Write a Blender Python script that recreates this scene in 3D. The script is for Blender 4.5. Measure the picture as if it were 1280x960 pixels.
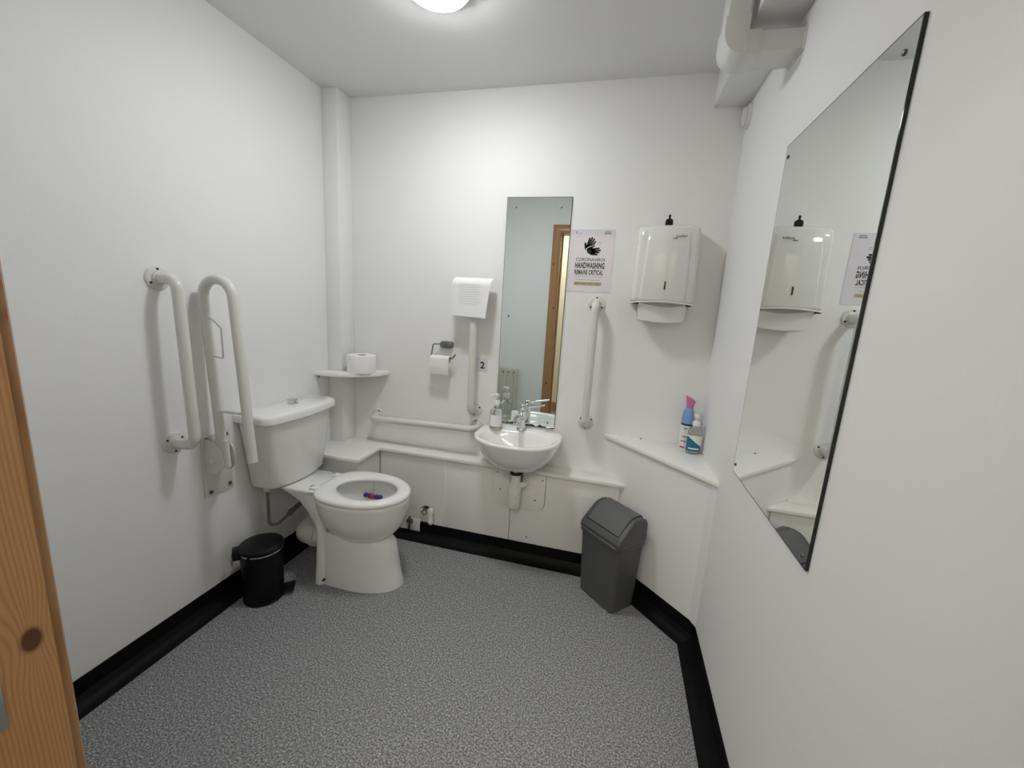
import bpy, bmesh, math, random
from mathutils import Vector, Matrix

# ---------------------------------------------------------------- clear
for o in list(bpy.data.objects):
    bpy.data.objects.remove(o, do_unlink=True)
scene = bpy.context.scene
COL = scene.collection
random.seed(4)

# ---------------------------------------------------------------- camera
YAW, PITCH, ROLL, FPX = 0.2410, 0.1896, 0.0589, 512.06
CAM = Vector((1.5656, -2.0971, 1.3546))
fwd = Vector((-math.sin(YAW) * math.cos(PITCH), math.cos(YAW) * math.cos(PITCH), -math.sin(PITCH)))
rgt = Vector((math.cos(YAW), math.sin(YAW), 0.0))
upv = rgt.cross(fwd)
r2 = math.cos(ROLL) * rgt + math.sin(ROLL) * upv
u2 = -math.sin(ROLL) * rgt + math.cos(ROLL) * upv
cd = bpy.data.cameras.new('camera')
cd.sensor_fit = 'HORIZONTAL'
cd.sensor_width = 36.0
cd.lens = 36.0 * FPX / 1280.0
cd.clip_start = 0.02
cam = bpy.data.objects.new('camera', cd)
COL.objects.link(cam)
M = Matrix((r2, u2, -fwd)).transposed().to_4x4()
M.translation = CAM
cam.matrix_world = M
scene.camera = cam

# ---------------------------------------------------------------- world, exposure
world = bpy.data.worlds.new('world')
scene.world = world
world.use_nodes = True
world.node_tree.nodes['Background'].inputs[0].default_value = (0.02, 0.02, 0.022, 1)
world.node_tree.nodes['Background'].inputs[1].default_value = 1.0
vs = scene.view_settings
vs.view_transform = 'Standard'
vs.look = 'None'
vs.exposure = 0.0
vs.gamma = 1.0
vs.use_curve_mapping = False
LAMP_STRENGTH = 101.0
CORRIDOR_STRENGTH = 9.5

# ---------------------------------------------------------------- dimensions (metres)
W, H = 2.005, 2.373         # room width, ceiling height
YN, YC = -1.832, -1.952     # room side and corridor side of the near wall
YF = -3.20                  # far wall of the corridor
ZL, DL = 0.5155, 0.114      # ledge top, ledge depth on the back wall
XL, DLL = 0.328, 0.325      # wide left part of the ledge
ZS = 0.7306                 # corner shelf top

# ---------------------------------------------------------------- materials
def mat(name, col, rough=0.5, metal=0.0, spec=0.5, bump=None, vary=0.0, vscale=4.0, coat=0.0, trans=0.0, ior=1.45, emit=None, es=0.0):
    m = bpy.data.materials.new(name)
    m.use_nodes = True
    nt = m.node_tree
    b = nt.nodes['Principled BSDF']
    b.inputs['Base Color'].default_value = (*col, 1)
    b.inputs['Roughness'].default_value = rough
    b.inputs['Metallic'].default_value = metal
    b.inputs['Specular IOR Level'].default_value = spec
    b.inputs['Coat Weight'].default_value = coat
    b.inputs['Transmission Weight'].default_value = trans
    b.inputs['IOR'].default_value = ior
    if emit:
        b.inputs['Emission Color'].default_value = (*emit, 1)
        b.inputs['Emission Strength'].default_value = es
    tc = nt.nodes.new('ShaderNodeTexCoord')
    if vary > 0:
        n = nt.nodes.new('ShaderNodeTexNoise')
        n.inputs['Scale'].default_value = vscale
        n.inputs['Detail'].default_value = 4
        nt.links.new(tc.outputs['Object'], n.inputs['Vector'])
        mx = nt.nodes.new('ShaderNodeMix')
        mx.data_type = 'RGBA'
        mx.inputs['A'].default_value = (*[max(0, c * (1 - vary)) for c in col], 1)
        mx.inputs['B'].default_value = (*[min(1, c * (1 + vary)) for c in col], 1)
        nt.links.new(n.outputs['Fac'], mx.inputs['Factor'])
        nt.links.new(mx.outputs['Result'], b.inputs['Base Color'])
    if bump:
        sc, st, dist = bump
        n2 = nt.nodes.new('ShaderNodeTexNoise')
        n2.inputs['Scale'].default_value = sc
        n2.inputs['Detail'].default_value = 3
        nt.links.new(tc.outputs['Object'], n2.inputs['Vector'])
        bp = nt.nodes.new('ShaderNodeBump')
        bp.inputs['Strength'].default_value = st
        bp.inputs['Distance'].default_value = dist
        nt.links.new(n2.outputs['Fac'], bp.inputs['Height'])
        nt.links.new(bp.outputs['Normal'], b.inputs['Normal'])
    return m

def floor_mat():
    m = mat('grey_speckled_vinyl', (0.1, 0.1, 0.1), rough=0.55, spec=0.3)
    nt = m.node_tree
    b = nt.nodes['Principled BSDF']
    tc = nt.nodes.new('ShaderNodeTexCoord')
    n = nt.nodes.new('ShaderNodeTexNoise')
    n.inputs['Scale'].default_value = 170
    n.inputs['Detail'].default_value = 3
    n.inputs['Roughness'].default_value = 0.75
    nt.links.new(tc.outputs['Object'], n.inputs['Vector'])
    r = nt.nodes.new('ShaderNodeValToRGB')
    e = r.color_ramp.elements
    e[0].position, e[0].color = 0.36, (0.082, 0.083, 0.085, 1)
    e[1].position, e[1].color = 0.66, (0.58, 0.585, 0.60, 1)
    k = r.color_ramp.elements.new(0.5)
    k.color = (0.235, 0.237, 0.243, 1)
    nt.links.new(n.outputs['Fac'], r.inputs['Fac'])
    v = nt.nodes.new('ShaderNodeTexVoronoi')
    v.inputs['Scale'].default_value = 75
    nt.links.new(tc.outputs['Object'], v.inputs['Vector'])
    r3 = nt.nodes.new('ShaderNodeValToRGB')
    r3.color_ramp.elements[0].position = 0.10
    r3.color_ramp.elements[0].color = (1, 1, 1, 1)
    r3.color_ramp.elements[1].position = 0.16
    r3.color_ramp.elements[1].color = (0, 0, 0, 1)
    nt.links.new(v.outputs['Distance'], r3.inputs['Fac'])
    sep = nt.nodes.new('ShaderNodeSeparateColor')
    nt.links.new(v.outputs['Color'], sep.inputs['Color'])
    gt = nt.nodes.new('ShaderNodeMath')
    gt.operation = 'GREATER_THAN'
    gt.inputs[1].default_value = 0.86
    nt.links.new(sep.outputs['Red'], gt.inputs[0])
    mul = nt.nodes.new('ShaderNodeMath')
    mul.operation = 'MULTIPLY'
    nt.links.new(gt.outputs[0], mul.inputs[0])
    nt.links.new(r3.outputs['Color'], mul.inputs[1])
    mx = nt.nodes.new('ShaderNodeMix')
    mx.data_type = 'RGBA'
    nt.links.new(mul.outputs[0], mx.inputs['Factor'])
    nt.links.new(r.outputs['Color'], mx.inputs['A'])
    mx.inputs['B'].default_value = (0.75, 0.75, 0.75, 1)
    nt.links.new(mx.outputs['Result'], b.inputs['Base Color'])
    return m

def pine_mat(name, axes, knots, dark=1.0):
    """axes: (across, along) object-space components; knots: list of (a, l, radius)"""
    m = mat(name, (0.4, 0.2, 0.08), rough=0.42, spec=0.4, coat=0.15)
    nt = m.node_tree
    L = nt.links
    b = nt.nodes['Principled BSDF']
    tc = nt.nodes.new('ShaderNodeTexCoord')
    sp = nt.nodes.new('ShaderNodeSeparateXYZ')
    L.new(tc.outputs['Object'], sp.inputs[0])
    A, Z = sp.outputs[axes[0]], sp.outputs[axes[1]]
    def mth(op, a, bb=None, c=None):
        n = nt.nodes.new('ShaderNodeMath')
        n.operation = op
        for i, q in enumerate((a, bb, c)):
            if q is None:
                continue
            if isinstance(q, (int, float)):
                n.inputs[i].default_value = q
            else:
                L.new(q, n.inputs[i])
        return n.outputs[0]
    # slow wander of the grain along the board
    mp = nt.nodes.new('ShaderNodeMapping')
    sc = [14.0, 14.0, 14.0]
    sc[axes[1]] = 1.6
    mp.inputs['Scale'].default_value = sc
    L.new(tc.outputs['Object'], mp.inputs['Vector'])
    nz = nt.nodes.new('ShaderNodeTexNoise')
    nz.inputs['Scale'].default_value = 1.0
    nz.inputs['Detail'].default_value = 2
    L.new(mp.outputs[0], nz.inputs['Vector'])
    g = mth('ADD', A, mth('MULTIPLY', nz.outputs['Fac'], 0.05))
    kn_total = None
    for ka, kl, kr in knots:
        da = mth('SUBTRACT', A, ka)
        dl = mth('MULTIPLY', mth('SUBTRACT', Z, kl), 0.62)
        d = mth('SQRT', mth('ADD', mth('MULTIPLY', da, da), mth('MULTIPLY', dl, dl)))
        wgt = mth('POWER', 2.718, mth('MULTIPLY', mth('MULTIPLY', d, d), -1.0 / (2.4 * kr) ** 2))
        g = mth('ADD', g, mth('MULTIPLY', mth('MULTIPLY', wgt, kr * 1.6), mth('DIVIDE', da, mth('ADD', mth('ABSOLUTE', da), kr * 0.7))))
        nk = mth('SUBTRACT', 1.0, mth('SMOOTH_MIN', mth('DIVIDE', d, kr), 1.0, 0.25))
        nk = mth('MINIMUM', mth('MAXIMUM', mth('MULTIPLY', nk, 3.0), 0.0), 1.0)
        kn_total = nk if kn_total is None else mth('MAXIMUM', kn_total, nk)
    bands = mth('SINE', mth('MULTIPLY', g, 1400.0))
    bands = mth('POWER', mth('MULTIPLY_ADD', bands, 0.5, 0.5), 2.0)
    mp2 = nt.nodes.new('ShaderNodeMapping')
    s2 = [700.0, 700.0, 700.0]
    s2[axes[1]] = 14.0
    mp2.inputs['Scale'].default_value = s2
    L.new(tc.outputs['Object'], mp2.inputs['Vector'])
    fz = nt.nodes.new('ShaderNodeTexNoise')
    fz.inputs['Scale'].default_value = 1.0
    fz.inputs['Detail'].default_value = 3
    L.new(mp2.outputs[0], fz.inputs['Vector'])
    fac = mth('ADD', mth('MULTIPLY', bands, 0.6), mth('MULTIPLY', fz.outputs['Fac'], 0.45))
    rp = nt.nodes.new('ShaderNodeValToRGB')
    rp.color_ramp.elements[0].position = 0.1
    rp.color_ramp.elements[0].color = (0.50 * dark, 0.285 * dark, 0.130 * dark, 1)
    rp.color_ramp.elements[1].position = 0.95
    rp.color_ramp.elements[1].color = (0.375 * dark, 0.190 * dark, 0.078 * dark, 1)
    L.new(fac, rp.inputs['Fac'])
    out = rp.outputs['Color']
    if kn_total is not None:
        mx = nt.nodes.new('ShaderNodeMix')
        mx.data_type = 'RGBA'
        L.new(kn_total, mx.inputs['Factor'])
        L.new(out, mx.inputs['A'])
        mx.inputs['B'].default_value = (0.11, 0.035, 0.014, 1)
        out = mx.outputs['Result']
    L.new(out, b.inputs['Base Color'])
    return m

def mirror_mat(name, worn=False):
    m = mat(name, (0.88, 0.905, 0.885), rough=0.0, metal=1.0)
    if worn:
        nt = m.node_tree
        b = nt.nodes['Principled BSDF']
        tc = nt.nodes.new('ShaderNodeTexCoord')
        sp = nt.nodes.new('ShaderNodeSeparateXYZ')
        nt.links.new(tc.outputs['Object'], sp.inputs[0])
        nz = nt.nodes.new('ShaderNodeTexNoise')
        nz.inputs['Scale'].default_value = 38
        nz.inputs['Detail'].default_value = 3
        nt.links.new(tc.outputs['Object'], nz.inputs['Vector'])
        a = nt.nodes.new('ShaderNodeMath')
        a.operation = 'MULTIPLY_ADD'
        nt.links.new(nz.outputs['Fac'], a.inputs[0])
        a.inputs[1].default_value = -0.036
        nt.links.new(sp.outputs['Z'], a.inputs[2])
        lt = nt.nodes.new('ShaderNodeMath')
        lt.operation = 'LESS_THAN'
        nt.links.new(a.outputs[0], lt.inputs[0])
        lt.inputs[1].default_value = -0.0125
        mx = nt.nodes.new('ShaderNodeMix')
        mx.data_type = 'RGBA'
        nt.links.new(lt.outputs[0], mx.inputs['Factor'])
        mx.inputs['A'].default_value = (0.87, 0.915, 0.895, 1)
        mx.inputs['B'].default_value = (0.012, 0.012, 0.012, 1)
        nt.links.new(mx.outputs['Result'], b.inputs['Base Color'])
        inv = nt.nodes.new('ShaderNodeMath')
        inv.operation = 'SUBTRACT'
        inv.inputs[0].default_value = 1.0
        nt.links.new(lt.outputs[0], inv.inputs[1])
        nt.links.new(inv.outputs[0], b.inputs['Metallic'])
        rr = nt.nodes.new('ShaderNodeMath')
        rr.operation = 'MULTIPLY'
        rr.inputs[1].default_value = 0.5
        nt.links.new(lt.outputs[0], rr.inputs[0])
        nt.links.new(rr.outputs[0], b.inputs['Roughness'])
    return m

def label_mat(name, c_low, c_high, z0, slope, axis=0):
    """two-colour label split by a slanted line: z < z0 + slope * coordinate"""
    m = mat(name, c_high, rough=0.35)
    nt = m.node_tree
    b = nt.nodes['Principled BSDF']
    tc = nt.nodes.new('ShaderNodeTexCoord')
    sp = nt.nodes.new('ShaderNodeSeparateXYZ')
    nt.links.new(tc.outputs['Object'], sp.inputs[0])
    ma = nt.nodes.new('ShaderNodeMath')
    ma.operation = 'MULTIPLY_ADD'
    nt.links.new(sp.outputs[axis], ma.inputs[0])
    ma.inputs[1].default_value = slope
    ma.inputs[2].default_value = z0
    lt = nt.nodes.new('ShaderNodeMath')
    lt.operation = 'LESS_THAN'
    nt.links.new(sp.outputs['Z'], lt.inputs[0])
    nt.links.new(ma.outputs[0], lt.inputs[1])
    mx = nt.nodes.new('ShaderNodeMix')
    mx.data_type = 'RGBA'
    nt.links.new(lt.outputs[0], mx.inputs['Factor'])
    mx.inputs['A'].default_value = (*c_high, 1)
    mx.inputs['B'].default_value = (*c_low, 1)
    nt.links.new(mx.outputs['Result'], b.inputs['Base Color'])
    return m

MT = {
    'wall': mat('white_wall_paint', (0.865, 0.863, 0.853), rough=0.55, spec=0.3, bump=(140, 0.12, 0.002), vary=0.012, vscale=1.6),
    'ceil': mat('white_ceiling_paint', (0.82, 0.82, 0.82), rough=0.8, spec=0.2, bump=(180, 0.08, 0.001)),
    'gloss': mat('white_gloss_paint', (0.87, 0.865, 0.83), rough=0.28, spec=0.45, vary=0.02, vscale=3),
    'panel': mat('white_painted_board', (0.83, 0.825, 0.795), rough=0.35, spec=0.4, vary=0.02, vscale=3),
    'ceramic': mat('white_glazed_ceramic', (0.85, 0.85, 0.83), rough=0.10, spec=0.5, coat=0.4),
    'seat': mat('white_seat_plastic', (0.85, 0.845, 0.825), rough=0.22, spec=0.5),
    'plastic': mat('white_plastic', (0.79, 0.79, 0.77), rough=0.28),
    'duct': mat('off_white_plastic_duct', (0.74, 0.74, 0.72), rough=0.35),
    'rail': mat('cream_white_coated_steel', (0.72, 0.715, 0.67), rough=0.22, spec=0.5, coat=0.3),
    'disp': mat('glossy_white_plastic', (0.79, 0.79, 0.76), rough=0.09, spec=0.5, coat=0.5),
    'disp_in': mat('shaded_inner_plastic', (0.40, 0.40, 0.385), rough=0.4),  # grey holds the shadow inside the dispenser's bottom opening
    'pipe': mat('white_waste_plastic', (0.76, 0.75, 0.71), rough=0.3),
    'paper': mat('white_paper', (0.86, 0.86, 0.86), rough=0.9, spec=0.1),
    'tissue': mat('white_tissue', (0.85, 0.845, 0.83), rough=0.95, spec=0.05, bump=(220, 0.25, 0.002)),
    'poster': mat('laminated_poster', (0.74, 0.71, 0.76), rough=0.12, coat=0.6, bump=(9, 0.15, 0.01)),
    'ink': mat('black_print', (0.012, 0.012, 0.014), rough=0.35),
    'greyink': mat('faint_grey_print', (0.74, 0.74, 0.76), rough=0.8),
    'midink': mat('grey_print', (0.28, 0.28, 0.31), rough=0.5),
    'yellow': mat('yellow_print', (0.50, 0.44, 0.20), rough=0.4),
    'black': mat('black_skirting_vinyl', (0.005, 0.005, 0.0055), rough=0.5, spec=0.14),
    'blackplastic': mat('black_plastic', (0.006, 0.006, 0.007), rough=0.35, spec=0.3),
    'blackmetal': mat('black_enamel', (0.004, 0.004, 0.005), rough=0.4, spec=0.25),
    'dark': mat('dark_rubber', (0.012, 0.012, 0.012), rough=0.7),
    'void': mat('dark_cavity', (0.02, 0.02, 0.02), rough=0.9),
    'screw': mat('dull_steel_screw', (0.16, 0.155, 0.15), rough=0.4, metal=0.7),
    'chrome': mat('chrome', (0.72, 0.72, 0.73), rough=0.07, metal=1.0),
    'steel': mat('brushed_steel', (0.45, 0.44, 0.44), rough=0.38, metal=1.0),
    'greymetal': mat('dark_grey_metal', (0.20, 0.205, 0.19), rough=0.35, metal=0.5),
    'copper': mat('dull_copper_pipe', (0.24, 0.22, 0.18), rough=0.45, metal=0.4),
    'bin': mat('dark_grey_bin_plastic', (0.080, 0.082, 0.086), rough=0.42, bump=(260, 0.10, 0.001)),
    'binflap': mat('mid_grey_bin_flap_plastic', (0.115, 0.117, 0.122), rough=0.42, bump=(260, 0.10, 0.001)),
    'glass_edge': mat('dark_glass_edge', (0.010, 0.018, 0.018), rough=0.1),
    'mirror': mirror_mat('mirror_silver'),
    'mirror_worn': mirror_mat('mirror_silver_worn', True),
    'clear': mat('clear_plastic', (0.95, 0.97, 0.95), rough=0.04, trans=0.93, ior=1.2),
    'liquid': mat('pale_liquid_soap', (0.80, 0.82, 0.68), rough=0.05, trans=0.75, ior=1.25),
    'blue': mat('blue_plastic', (0.20, 0.36, 0.66), rough=0.3, vary=0.12, vscale=30),
    'pink': mat('pink_plastic', (0.60, 0.17, 0.36), rough=0.3),
    'navy': mat('navy_band', (0.012, 0.02, 0.06), rough=0.3),
    'magenta': mat('magenta_print', (0.45, 0.03, 0.20), rough=0.4),
    'purple': mat('purple_rim_block', (0.06, 0.03, 0.22), rough=0.4),
    'red': mat('red_rim_block', (0.55, 0.03, 0.07), rough=0.4),
    'water': mat('toilet_water', (0.75, 0.8, 0.8), rough=0.02, trans=0.85, ior=1.33),
    'nearwall': mat('white_paint_mirror_tint', (0.87, 0.88, 0.87), rough=0.55, spec=0.3),  # white near wall; the mirror's cool tint is put into its colour
    'cream': mat('cream_corridor_paint', (0.82, 0.76, 0.57), rough=0.6),
    'rad': mat('cream_radiator_enamel', (0.66, 0.64, 0.55), rough=0.3),
    'lamp': mat('lit_opal_diffuser', (0.9, 0.9, 0.9), rough=0.4, emit=(0.965, 0.985, 1.0), es=LAMP_STRENGTH),
    'clamp': mat('corridor_fill_diffuser', (0.9, 0.9, 0.9), rough=0.4, emit=(1.0, 0.955, 0.89), es=CORRIDOR_STRENGTH),
    'floor': floor_mat(),
    'pine_jamb': pine_mat('pine_jamb_wood', (1, 2), [(-1.8495, 0.968, 0.0105), (-1.8205, 0.885, 0.004), (-1.86, 1.62, 0.008)]),
    'pine_v': pine_mat('pine_upright_wood', (0, 2), [(0.95, 0.63, 0.010), (0.965, 1.35, 0.008), (0.935, 1.75, 0.007)], dark=0.92),
    'pine_h': pine_mat('pine_cross_wood', (2, 0), [], dark=0.92),
}

# ---------------------------------------------------------------- mesh helpers: every shape is (verts, faces)
def join(*shapes):
    V, F = [], []
    for v, f in shapes:
        n = len(V)
        V += list(v)
        F += [tuple(i + n for i in q) for q in f]
    return V, F

def box(x0, x1, y0, y1, z0, z1):
    V = [(x0, y0, z0), (x1, y0, z0), (x1, y1, z0), (x0, y1, z0), (x0, y0, z1), (x1, y0, z1), (x1, y1, z1), (x0, y1, z1)]
    return V, [(0, 3, 2, 1), (4, 5, 6, 7), (0, 1, 5, 4), (1, 2, 6, 5), (2, 3, 7, 6), (3, 0, 4, 7)]

def loft(rings, cap0=True, cap1=True):
    n = len(rings[0])
    V = [tuple(p) for r in rings for p in r]
    F = []
    for k in range(len(rings) - 1):
        a, b = k * n, (k + 1) * n
        for i in range(n):
            j = (i + 1) % n
            F.append((a + i, a + j, b + j, b + i))
    if cap0:
        F.append(tuple(range(n - 1, -1, -1)))
    if cap1:
        F.append(tuple((len(rings) - 1) * n + i for i in range(n)))
    return V, F

def prism(poly, z0, z1):
    return loft([[(x, y, z0) for x, y in poly], [(x, y, z1) for x, y in poly]])

def basis(ax):
    ax = Vector(ax).normalized()
    t = Vector((0, 0, 1)) if abs(ax.z) < 0.9 else Vector((1, 0, 0))
    e1 = t.cross(ax).normalized()
    e2 = ax.cross(e1)
    return e1, e2, ax

def lathe(o, ax, prof, n=28, cap0=True, cap1=True):
    e1, e2, a = basis(ax)
    o = Vector(o)
    rings = []
    for r, h in prof:
        rings.append([tuple(o + a * h + (e1 * math.cos(2 * math.pi * i / n) + e2 * math.sin(2 * math.pi * i / n)) * r) for i in range(n)])
    return loft(rings, cap0, cap1)

def bend(pts, rad, seg=8):
    """round the corners of a polyline"""
    P = [Vector(p) for p in pts]
    out = [P[0]]
    for i in range(1, len(P) - 1):
        a, b, c = P[i - 1], P[i], P[i + 1]
        d1, d2 = (a - b).normalized(), (c - b).normalized()
        ang = d1.angle(d2)
        t = min(rad / math.tan(ang / 2), (a - b).length * 0.49, (c - b).length * 0.49)
        r = t * math.tan(ang / 2)
        cen = b + (d1 + d2).normalized() * (r / math.sin(ang / 2))
        s, e = b + d1 * t - cen, b + d2 * t - cen
        for k in range(seg + 1):
            w = s.normalized().slerp(e.normalized(), k / seg) * r
            out.append(cen + w)
    out.append(P[-1])
    return out

def tube(pts, r, n=16, cap=True):
    P = [Vector(p) for p in pts]
    T = []
    for i in range(len(P)):
        a, b = P[max(0, i - 1)], P[min(len(P) - 1, i + 1)]
        T.append((b - a).normalized())
    e1, e2, _ = basis(T[0])
    rings = []
    for i, p in enumerate(P):
        e1 = (e1 - T[i] * e1.dot(T[i])).normalized()
        e2 = T[i].cross(e1)
        rr = r[i] if isinstance(r, (list, tuple)) else r
        rings.append([tuple(p + (e1 * math.cos(2 * math.pi * k / n) + e2 * math.sin(2 * math.pi * k / n)) * rr) for k in range(n)])
    return loft(rings, cap, cap)

def rrect(cx, cy, hx, hy, r, seg=5):
    out = []
    for sx, sy, a0 in ((1, 1, 0), (-1, 1, 90), (-1, -1, 180), (1, -1, 270)):
        for k in range(seg + 1):
            a = math.radians(a0 + 90 * k / seg)
            out.append((cx + sx * (hx - r) + r * math.cos(a), cy + sy * (hy - r) + r * math.sin(a)))
    return out

def egg(xb, xf, hw, z, ya, n=48, k=3.0, xw=0.45, kf=2.0):
    P = []
    xm = xb + xw * (xf - xb)
    for i in range(n):
        a = 2 * math.pi * i / n
        c, s = math.cos(a), math.sin(a)
        e = 2 / kf if c > 0 else 2 / k
        cc = math.copysign(abs(c) ** e, c)
        P.append((xm + (xf - xm) * cc if c > 0 else xm + (xm - xb) * cc, ya + hw * math.copysign(abs(s) ** e, s), z))
    return P

def obj(name, shape, m, parent=None, loc=(0, 0, 0), smooth=40, bevel=0.0, bseg=2, label=None):
    """one mesh object; shape in world coordinates, origin moved to loc (or to the parent's place)"""
    v, f = shape
    off = Vector(loc)
    par = parent
    base = Vector((0, 0, 0))
    while par is not None:
        base += par.location
        par = par.parent
    off = base + Vector(loc) if parent is not None else off
    me = bpy.data.meshes.new(name)
    me.from_pydata([tuple(Vector(p) - off) for p in v], [], f)
    bm = bmesh.new()
    bm.from_mesh(me)
    bmesh.ops.recalc_face_normals(bm, faces=bm.faces)
    if bevel > 0:
        es = [e for e in bm.edges if len(e.link_faces) == 2 and e.calc_face_angle(0) > math.radians(35)]
        bmesh.ops.bevel(bm, geom=es, offset=bevel, segments=bseg, profile=0.5, affect='EDGES', clamp_overlap=True)
    bm.to_mesh(me)
    bm.free()
    me.materials.append(MT[m])
    if smooth:
        for p in me.polygons:
            p.use_smooth = True
        me.set_sharp_from_angle(angle=math.radians(smooth))
    o = bpy.data.objects.new(name, me)
    COL.objects.link(o)
    o.location = Vector(loc)
    if parent is not None:
        o.parent = parent
    if label:
        o['label'] = label
    return o

def tag(o, label, cat, group=None):
    o['label'] = label
    o['category'] = cat
    if group:
        o['group'] = group
    return o

def thing(name, loc, label, cat, group=None):
    o = bpy.data.objects.new(name, None)
    o.empty_display_size = 0.05
    COL.objects.link(o)
    o.location = loc
    return tag(o, label, cat, group)

def struct(name, shape, m, **k):
    o = obj(name, shape, m, **k)
    o['kind'] = 'structure'
    return o

def text_shape(body, origin, ux, uy, w, h, bold=0.0, thick=0.0003, align='L'):
    """text as a flat mesh fitted into a w x h rectangle at origin (lower left), spanned by ux, uy"""
    cu = bpy.data.curves.new('t', 'FONT')
    cu.body = body
    cu.size = 1.0
    cu.offset = bold
    cu.space_character = 1.0 + 2.4 * bold
    cu.resolution_u = 3
    to = bpy.data.objects.new('t', cu)
    COL.objects.link(to)
    dg = bpy.context.evaluated_depsgraph_get()
    me = bpy.data.meshes.new_from_object(to.evaluated_get(dg))
    V = [tuple(v.co) for v in me.vertices]
    F = [tuple(p.vertices) for p in me.polygons]
    bpy.data.objects.remove(to, do_unlink=True)
    bpy.data.curves.remove(cu)
    bpy.data.meshes.remove(me)
    x0, x1 = min(v[0] for v in V), max(v[0] for v in V)
    y0, y1 = min(v[1] for v in V), max(v[1] for v in V)
    o, ux, uy = Vector(origin), Vector(ux), Vector(uy)
    return [tuple(o + ux * ((v[0] - x0) / (x1 - x0) * w) + uy * ((v[1] - y0) / (y1 - y0) * h)) for v in V], F

# ================================================================= THE SETTING
T = 0.10
struct('floor', box(-T, W + T, YC, T, -0.05, 0), 'floor')
struct('ceiling', box(-T, W + T, YC, T, H, H + 0.05), 'ceil')
struct('wall_left', box(-T, 0, YC, T, 0, H), 'wall')
struct('wall_back', box(0, W, 0, T, 0, H), 'wall')
struct('wall_right', box(W, W + T, YC, T, 0, H), 'wall')
DX0, DX1, DZ = 0.955, 1.900, 2.054          # door opening in the near wall
struct('wall_front', join(box(0, DX0, YC, YN, 0, H), box(DX1, W, YC, YN, 0, H), box(DX0, DX1, YC, YN, DZ, H)), 'nearwall', smooth=0)
struct('floor_corridor', box(-1.2, 3.4, YF, YC, -0.05, 0), 'floor')
struct('ceiling_corridor', box(-1.2, 3.4, YF, YC, H, H + 0.05), 'ceil')
struct('wall_corridor', join(box(-1.2, 3.4, YF - 0.1, YF, 0, H), box(-1.3, -1.2, YF, YC, 0, H), box(3.4, 3.5, YF, YC, 0, H),
                             box(-1.2, -T, YC, YC + 0.05, 0, H), box(W + T, 3.4, YC, YC + 0.05, 0, H)), 'cream', smooth=0)
struct('baseboard_corridor', box(-1.2, 3.4, YF, YF + 0.018, 0, 0.13), 'pine_h')

# pipe casing in the left corner, box beam along the right wall under the ceiling
struct('trim_1', box(0, 0.0885, -0.119, 0, ZL, H), 'wall', bevel=0.003)
struct('trim_2', box(1.871, W, -1.20, 0, 2.238, H), 'wall', bevel=0.002)

# door frame with pine lining and mouldings
df = bpy.data.objects.new('door_1', None)
COL.objects.link(df)
df.location = (1.42, YN, 0)
df['kind'] = 'structure'
df['label'] = 'pine door frame with steel keep plate at the near wall'
JX = 0.985
obj('jamb', box(JX - 0.030, JX, YC, YN, 0, DZ), 'pine_jamb', loc=(0, 0, 0)).parent = None
jb = bpy.data.objects['jamb']
jb.parent = df
jb.matrix_parent_inverse = Matrix.Translation(df.location).inverted()
obj('jamb', box(DX1 - 0.030, DX1, YC, YN, 0, DZ), 'pine_v', df)
obj('head', box(JX, DX1 - 0.030, YC, YN, DZ - 0.03, DZ), 'pine_h', df)
def arch_v(xin, xout, z1):
    s = 1 if xout > xin else -1
    w = abs(xout - xin)
    prof = [(0, 0), (0, 0.010), (0.006, 0.014), (0.012, 0.014), (0.016, 0.018), (w - 0.008, 0.020), (w, 0.016), (w, 0)]
    # mitred at the top: outer edge is higher
    lo = [(xin + s * a, YN + d, 0) for a, d in prof]
    hi = [(xin + s * a, YN + d, z1 + a) for a, d in prof]
    return loft([lo, hi])
a_in, a_w, a_z = JX - 0.006, 0.068, DZ - 0.024
o = obj('architrave', arch_v(a_in, a_in - a_w, a_z), 'pine_v')
o.parent = df
o.matrix_parent_inverse = Matrix.Translation(df.location).inverted()
obj('architrave', arch_v(DX1 - 0.024, DX1 - 0.024 + a_w, a_z), 'pine_v', df)
prof = [(0, 0), (0, 0.010), (0.006, 0.014), (0.012, 0.014), (0.016, 0.018), (a_w - 0.008, 0.020), (a_w, 0.016), (a_w, 0)]
obj('architrave', loft([[(a_in - a, YN + d, a_z + a) for a, d in prof], [(DX1 - 0.024 + a, YN + d, a_z + a) for a, d in prof]]), 'pine_h', df)
for hx in ((a_in - a_w, a_in), (DX1 - 0.024, DX1 - 0.024 + a_w)):
    obj('corridor_architrave', box(min(hx), max(hx), YC - 0.018, YC, 0, a_z + a_w), 'pine_v', df)
obj('stop', box(JX, JX + 0.012, YC + 0.004, -1.915, 0, DZ - 0.03), 'pine_v', df)
kp = obj('keep_plate', box(JX, JX + 0.0015, -1.903, -1.877, 0.886, 0.943), 'steel', df, bevel=0.0005, label='bare steel keep plate')

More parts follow.
